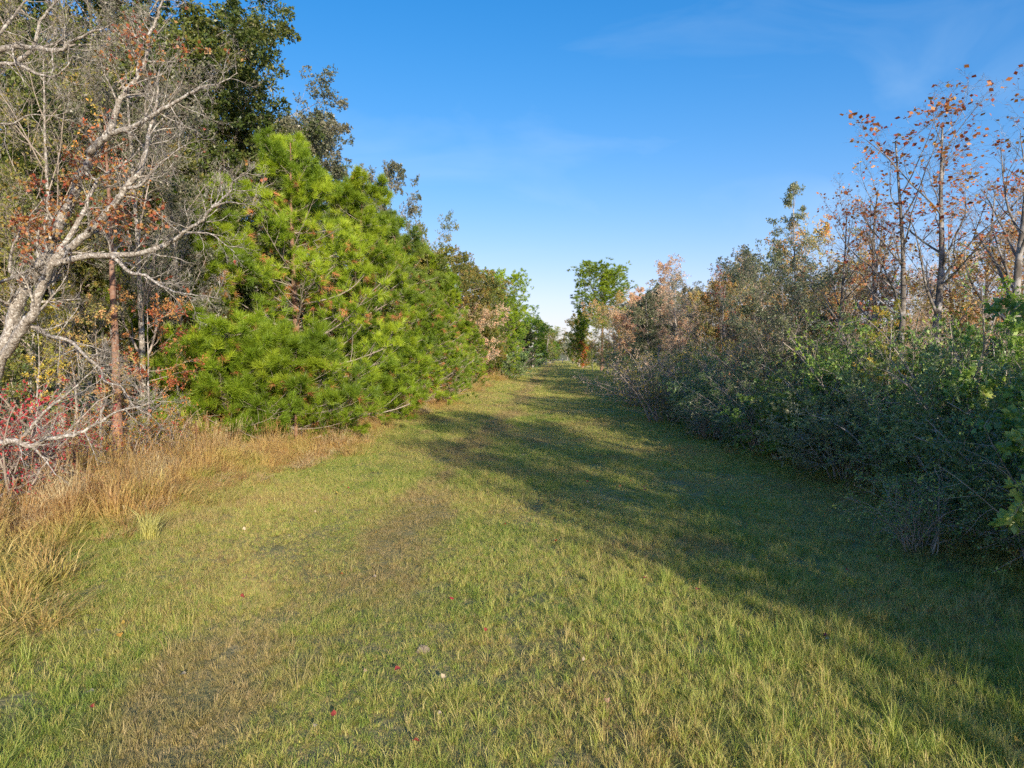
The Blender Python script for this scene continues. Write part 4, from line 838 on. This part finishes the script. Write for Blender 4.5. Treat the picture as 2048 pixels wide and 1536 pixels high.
# ------------------------------------------------------------------ small things on the lawn
rng = np.random.default_rng(51)
def leaf_mesh(seed):
    r = np.random.default_rng(seed); n = 9; a = np.linspace(0, 2 * np.pi, n, endpoint=False)
    rad = 0.045 * (0.62 + 0.38 * np.abs(np.cos(a * 2.5 + 0.3))) * (0.9 + 0.2 * r.random(n))
    v = np.column_stack([rad * np.cos(a), rad * np.sin(a) * 0.8, 0.012 * np.cos(a * 2) + r.normal(size=n) * 0.004]); v = np.vstack([v, [0, 0, -0.006], [0.075, 0.0, 0.008], [0.075, 0.003, 0.008]])
    mb = MB(); mb.add(v, t=[[i, (i + 1) % n, n] for i in range(n)] + [[0, n + 1, n + 2]], a=r.random()); return mb.mesh('fallen_leaf', L_RED)
LM = [leaf_mesh(i) for i in range(4)]
fl_m = {'red': L_CRIMSON, 'orange': L_ORANGE, 'brown': L_BUFF}
fl = [(1652, 1285, 'red', 'bright red fallen leaf alone in the lower right grass'), (832, 1507, 'red', 'crimson fallen leaf at the bottom of the picture'), (846, 1160, 'orange', 'orange fallen leaf beside the worn track'), (748, 1158, 'brown', 'tan fallen leaf next to the dark tuft'),
      (1290, 986, 'red', 'red fallen leaf on the shaded grass'), (408, 1156, 'orange', 'orange fallen leaf near the golden grass'), (490, 1236, 'orange', 'orange-brown fallen leaf on the left lawn'), (239, 1284, 'orange', 'long tan fallen leaf in the left foreground'),
      (486, 1210, 'red', 'pinkish fallen leaf above the orange-brown one'), (795, 1355, 'red', 'dark red fallen leaf below the sandy mound')]
for (px, py, c_, lb) in fl:
    g = pixg(px, py); o = bpy.data.objects.new('fallen_leaf', LM[int(rng.integers(4))]); COL.objects.link(o); o.location = (g[0], g[1], float(gz(g[0], g[1])) + 0.10); o.rotation_euler = (rng.normal() * 0.3, rng.normal() * 0.3, rng.random() * 6)
    o.scale = (1.1,) * 3; o.material_slots[0].link = 'OBJECT'; o.material_slots[0].material = fl_m[c_]; tagged(o, lb, 'leaf', 'fallen leaves singled out')
nl_ = 0
while nl_ < 64:
    y = 6 + 13 * rng.random() ** 1.2; x = rng.uniform(-6.8, 6.0); i = nl_
    if not (-0.80 < x / y < 0.66): continue
    nl_ += 1; c_ = ('red', 'orange', 'brown', 'brown', 'brown')[int(rng.integers(5))]
    o = bpy.data.objects.new('fallen_leaf', LM[i % 4]); COL.objects.link(o); o.location = (x, y, float(gz(x, y)) + 0.085); o.rotation_euler = (rng.normal() * 0.35, rng.normal() * 0.35, rng.random() * 6)
    o.scale = (rng.uniform(0.6, 1.1),) * 3; o.material_slots[0].link = 'OBJECT'; o.material_slots[0].material = fl_m[c_]
    tagged(o, {'red': 'small red fallen leaf', 'orange': 'small orange fallen leaf', 'brown': 'small brown fallen leaf'}[c_] + ' scattered on the mown grass', 'leaf', 'scattered %s leaves' % c_)
g = pixg(845, 1300); n, kk = 26, 9; mbm = MB(); aa = np.linspace(0, 2 * np.pi, n, endpoint=False); vs = [[0, 0, 0.07]]
for j in range(1, kk + 1):
    r = 0.10 * j / kk
    for a_ in aa: vs.append([r * math.cos(a_) * (1 + 0.18 * math.sin(3 * a_ + 1)), r * math.sin(a_) * (1 + 0.15 * math.cos(2 * a_)), 0.07 * (1 - (j / kk) ** 2) + (rng.normal() * 0.006 if j < kk else -0.03)])
mbm.add(vs, t=[[0, 1 + i, 1 + (i + 1) % n] for i in range(n)], q=[[1 + (j - 1) * n + i, 1 + j * n + i, 1 + j * n + (i + 1) % n, 1 + (j - 1) * n + (i + 1) % n] for j in range(1, kk) for i in range(n)])
o = bpy.data.objects.new('sandy_mound', mbm.mesh('sandy_mound', plain_mat('pale_sand', (0.27, 0.21, 0.145), 0.95, 0, 0.3, 60))); COL.objects.link(o); o.location = (g[0], g[1], float(gz(g[0], g[1])))
tagged(o, 'little pale sandy mound in the middle of the near grass', 'mound')

# ------------------------------------------------------------------ labels of look-alikes: say which one, counted from the left of the view
ORD = 'leftmost,second,third,fourth,fifth,sixth,seventh,eighth,ninth,tenth,eleventh,twelfth,thirteenth,fourteenth,fifteenth,sixteenth,seventeenth'.split(',')
by = {}
for o in SC.objects:
    if o.parent is None and "gi" in o and 'label' in o:
        by.setdefault(o['label'], []).append(o); del o['gi']
for lb, os_ in by.items():
    if len(os_) < 2 or 'camera' in lb: continue
    def px_of(o): v = np.array(o.location) - np.array([0, 0, CAM_H]); return float(v @ _r) / float(v @ _f)
    os_.sort(key=px_of)
    for k, o in enumerate(os_): o['label'] = lb + ', ' + ('leftmost' if k == 0 else 'rightmost' if k == len(os_) - 1 else ORD[k] + ' from the left')
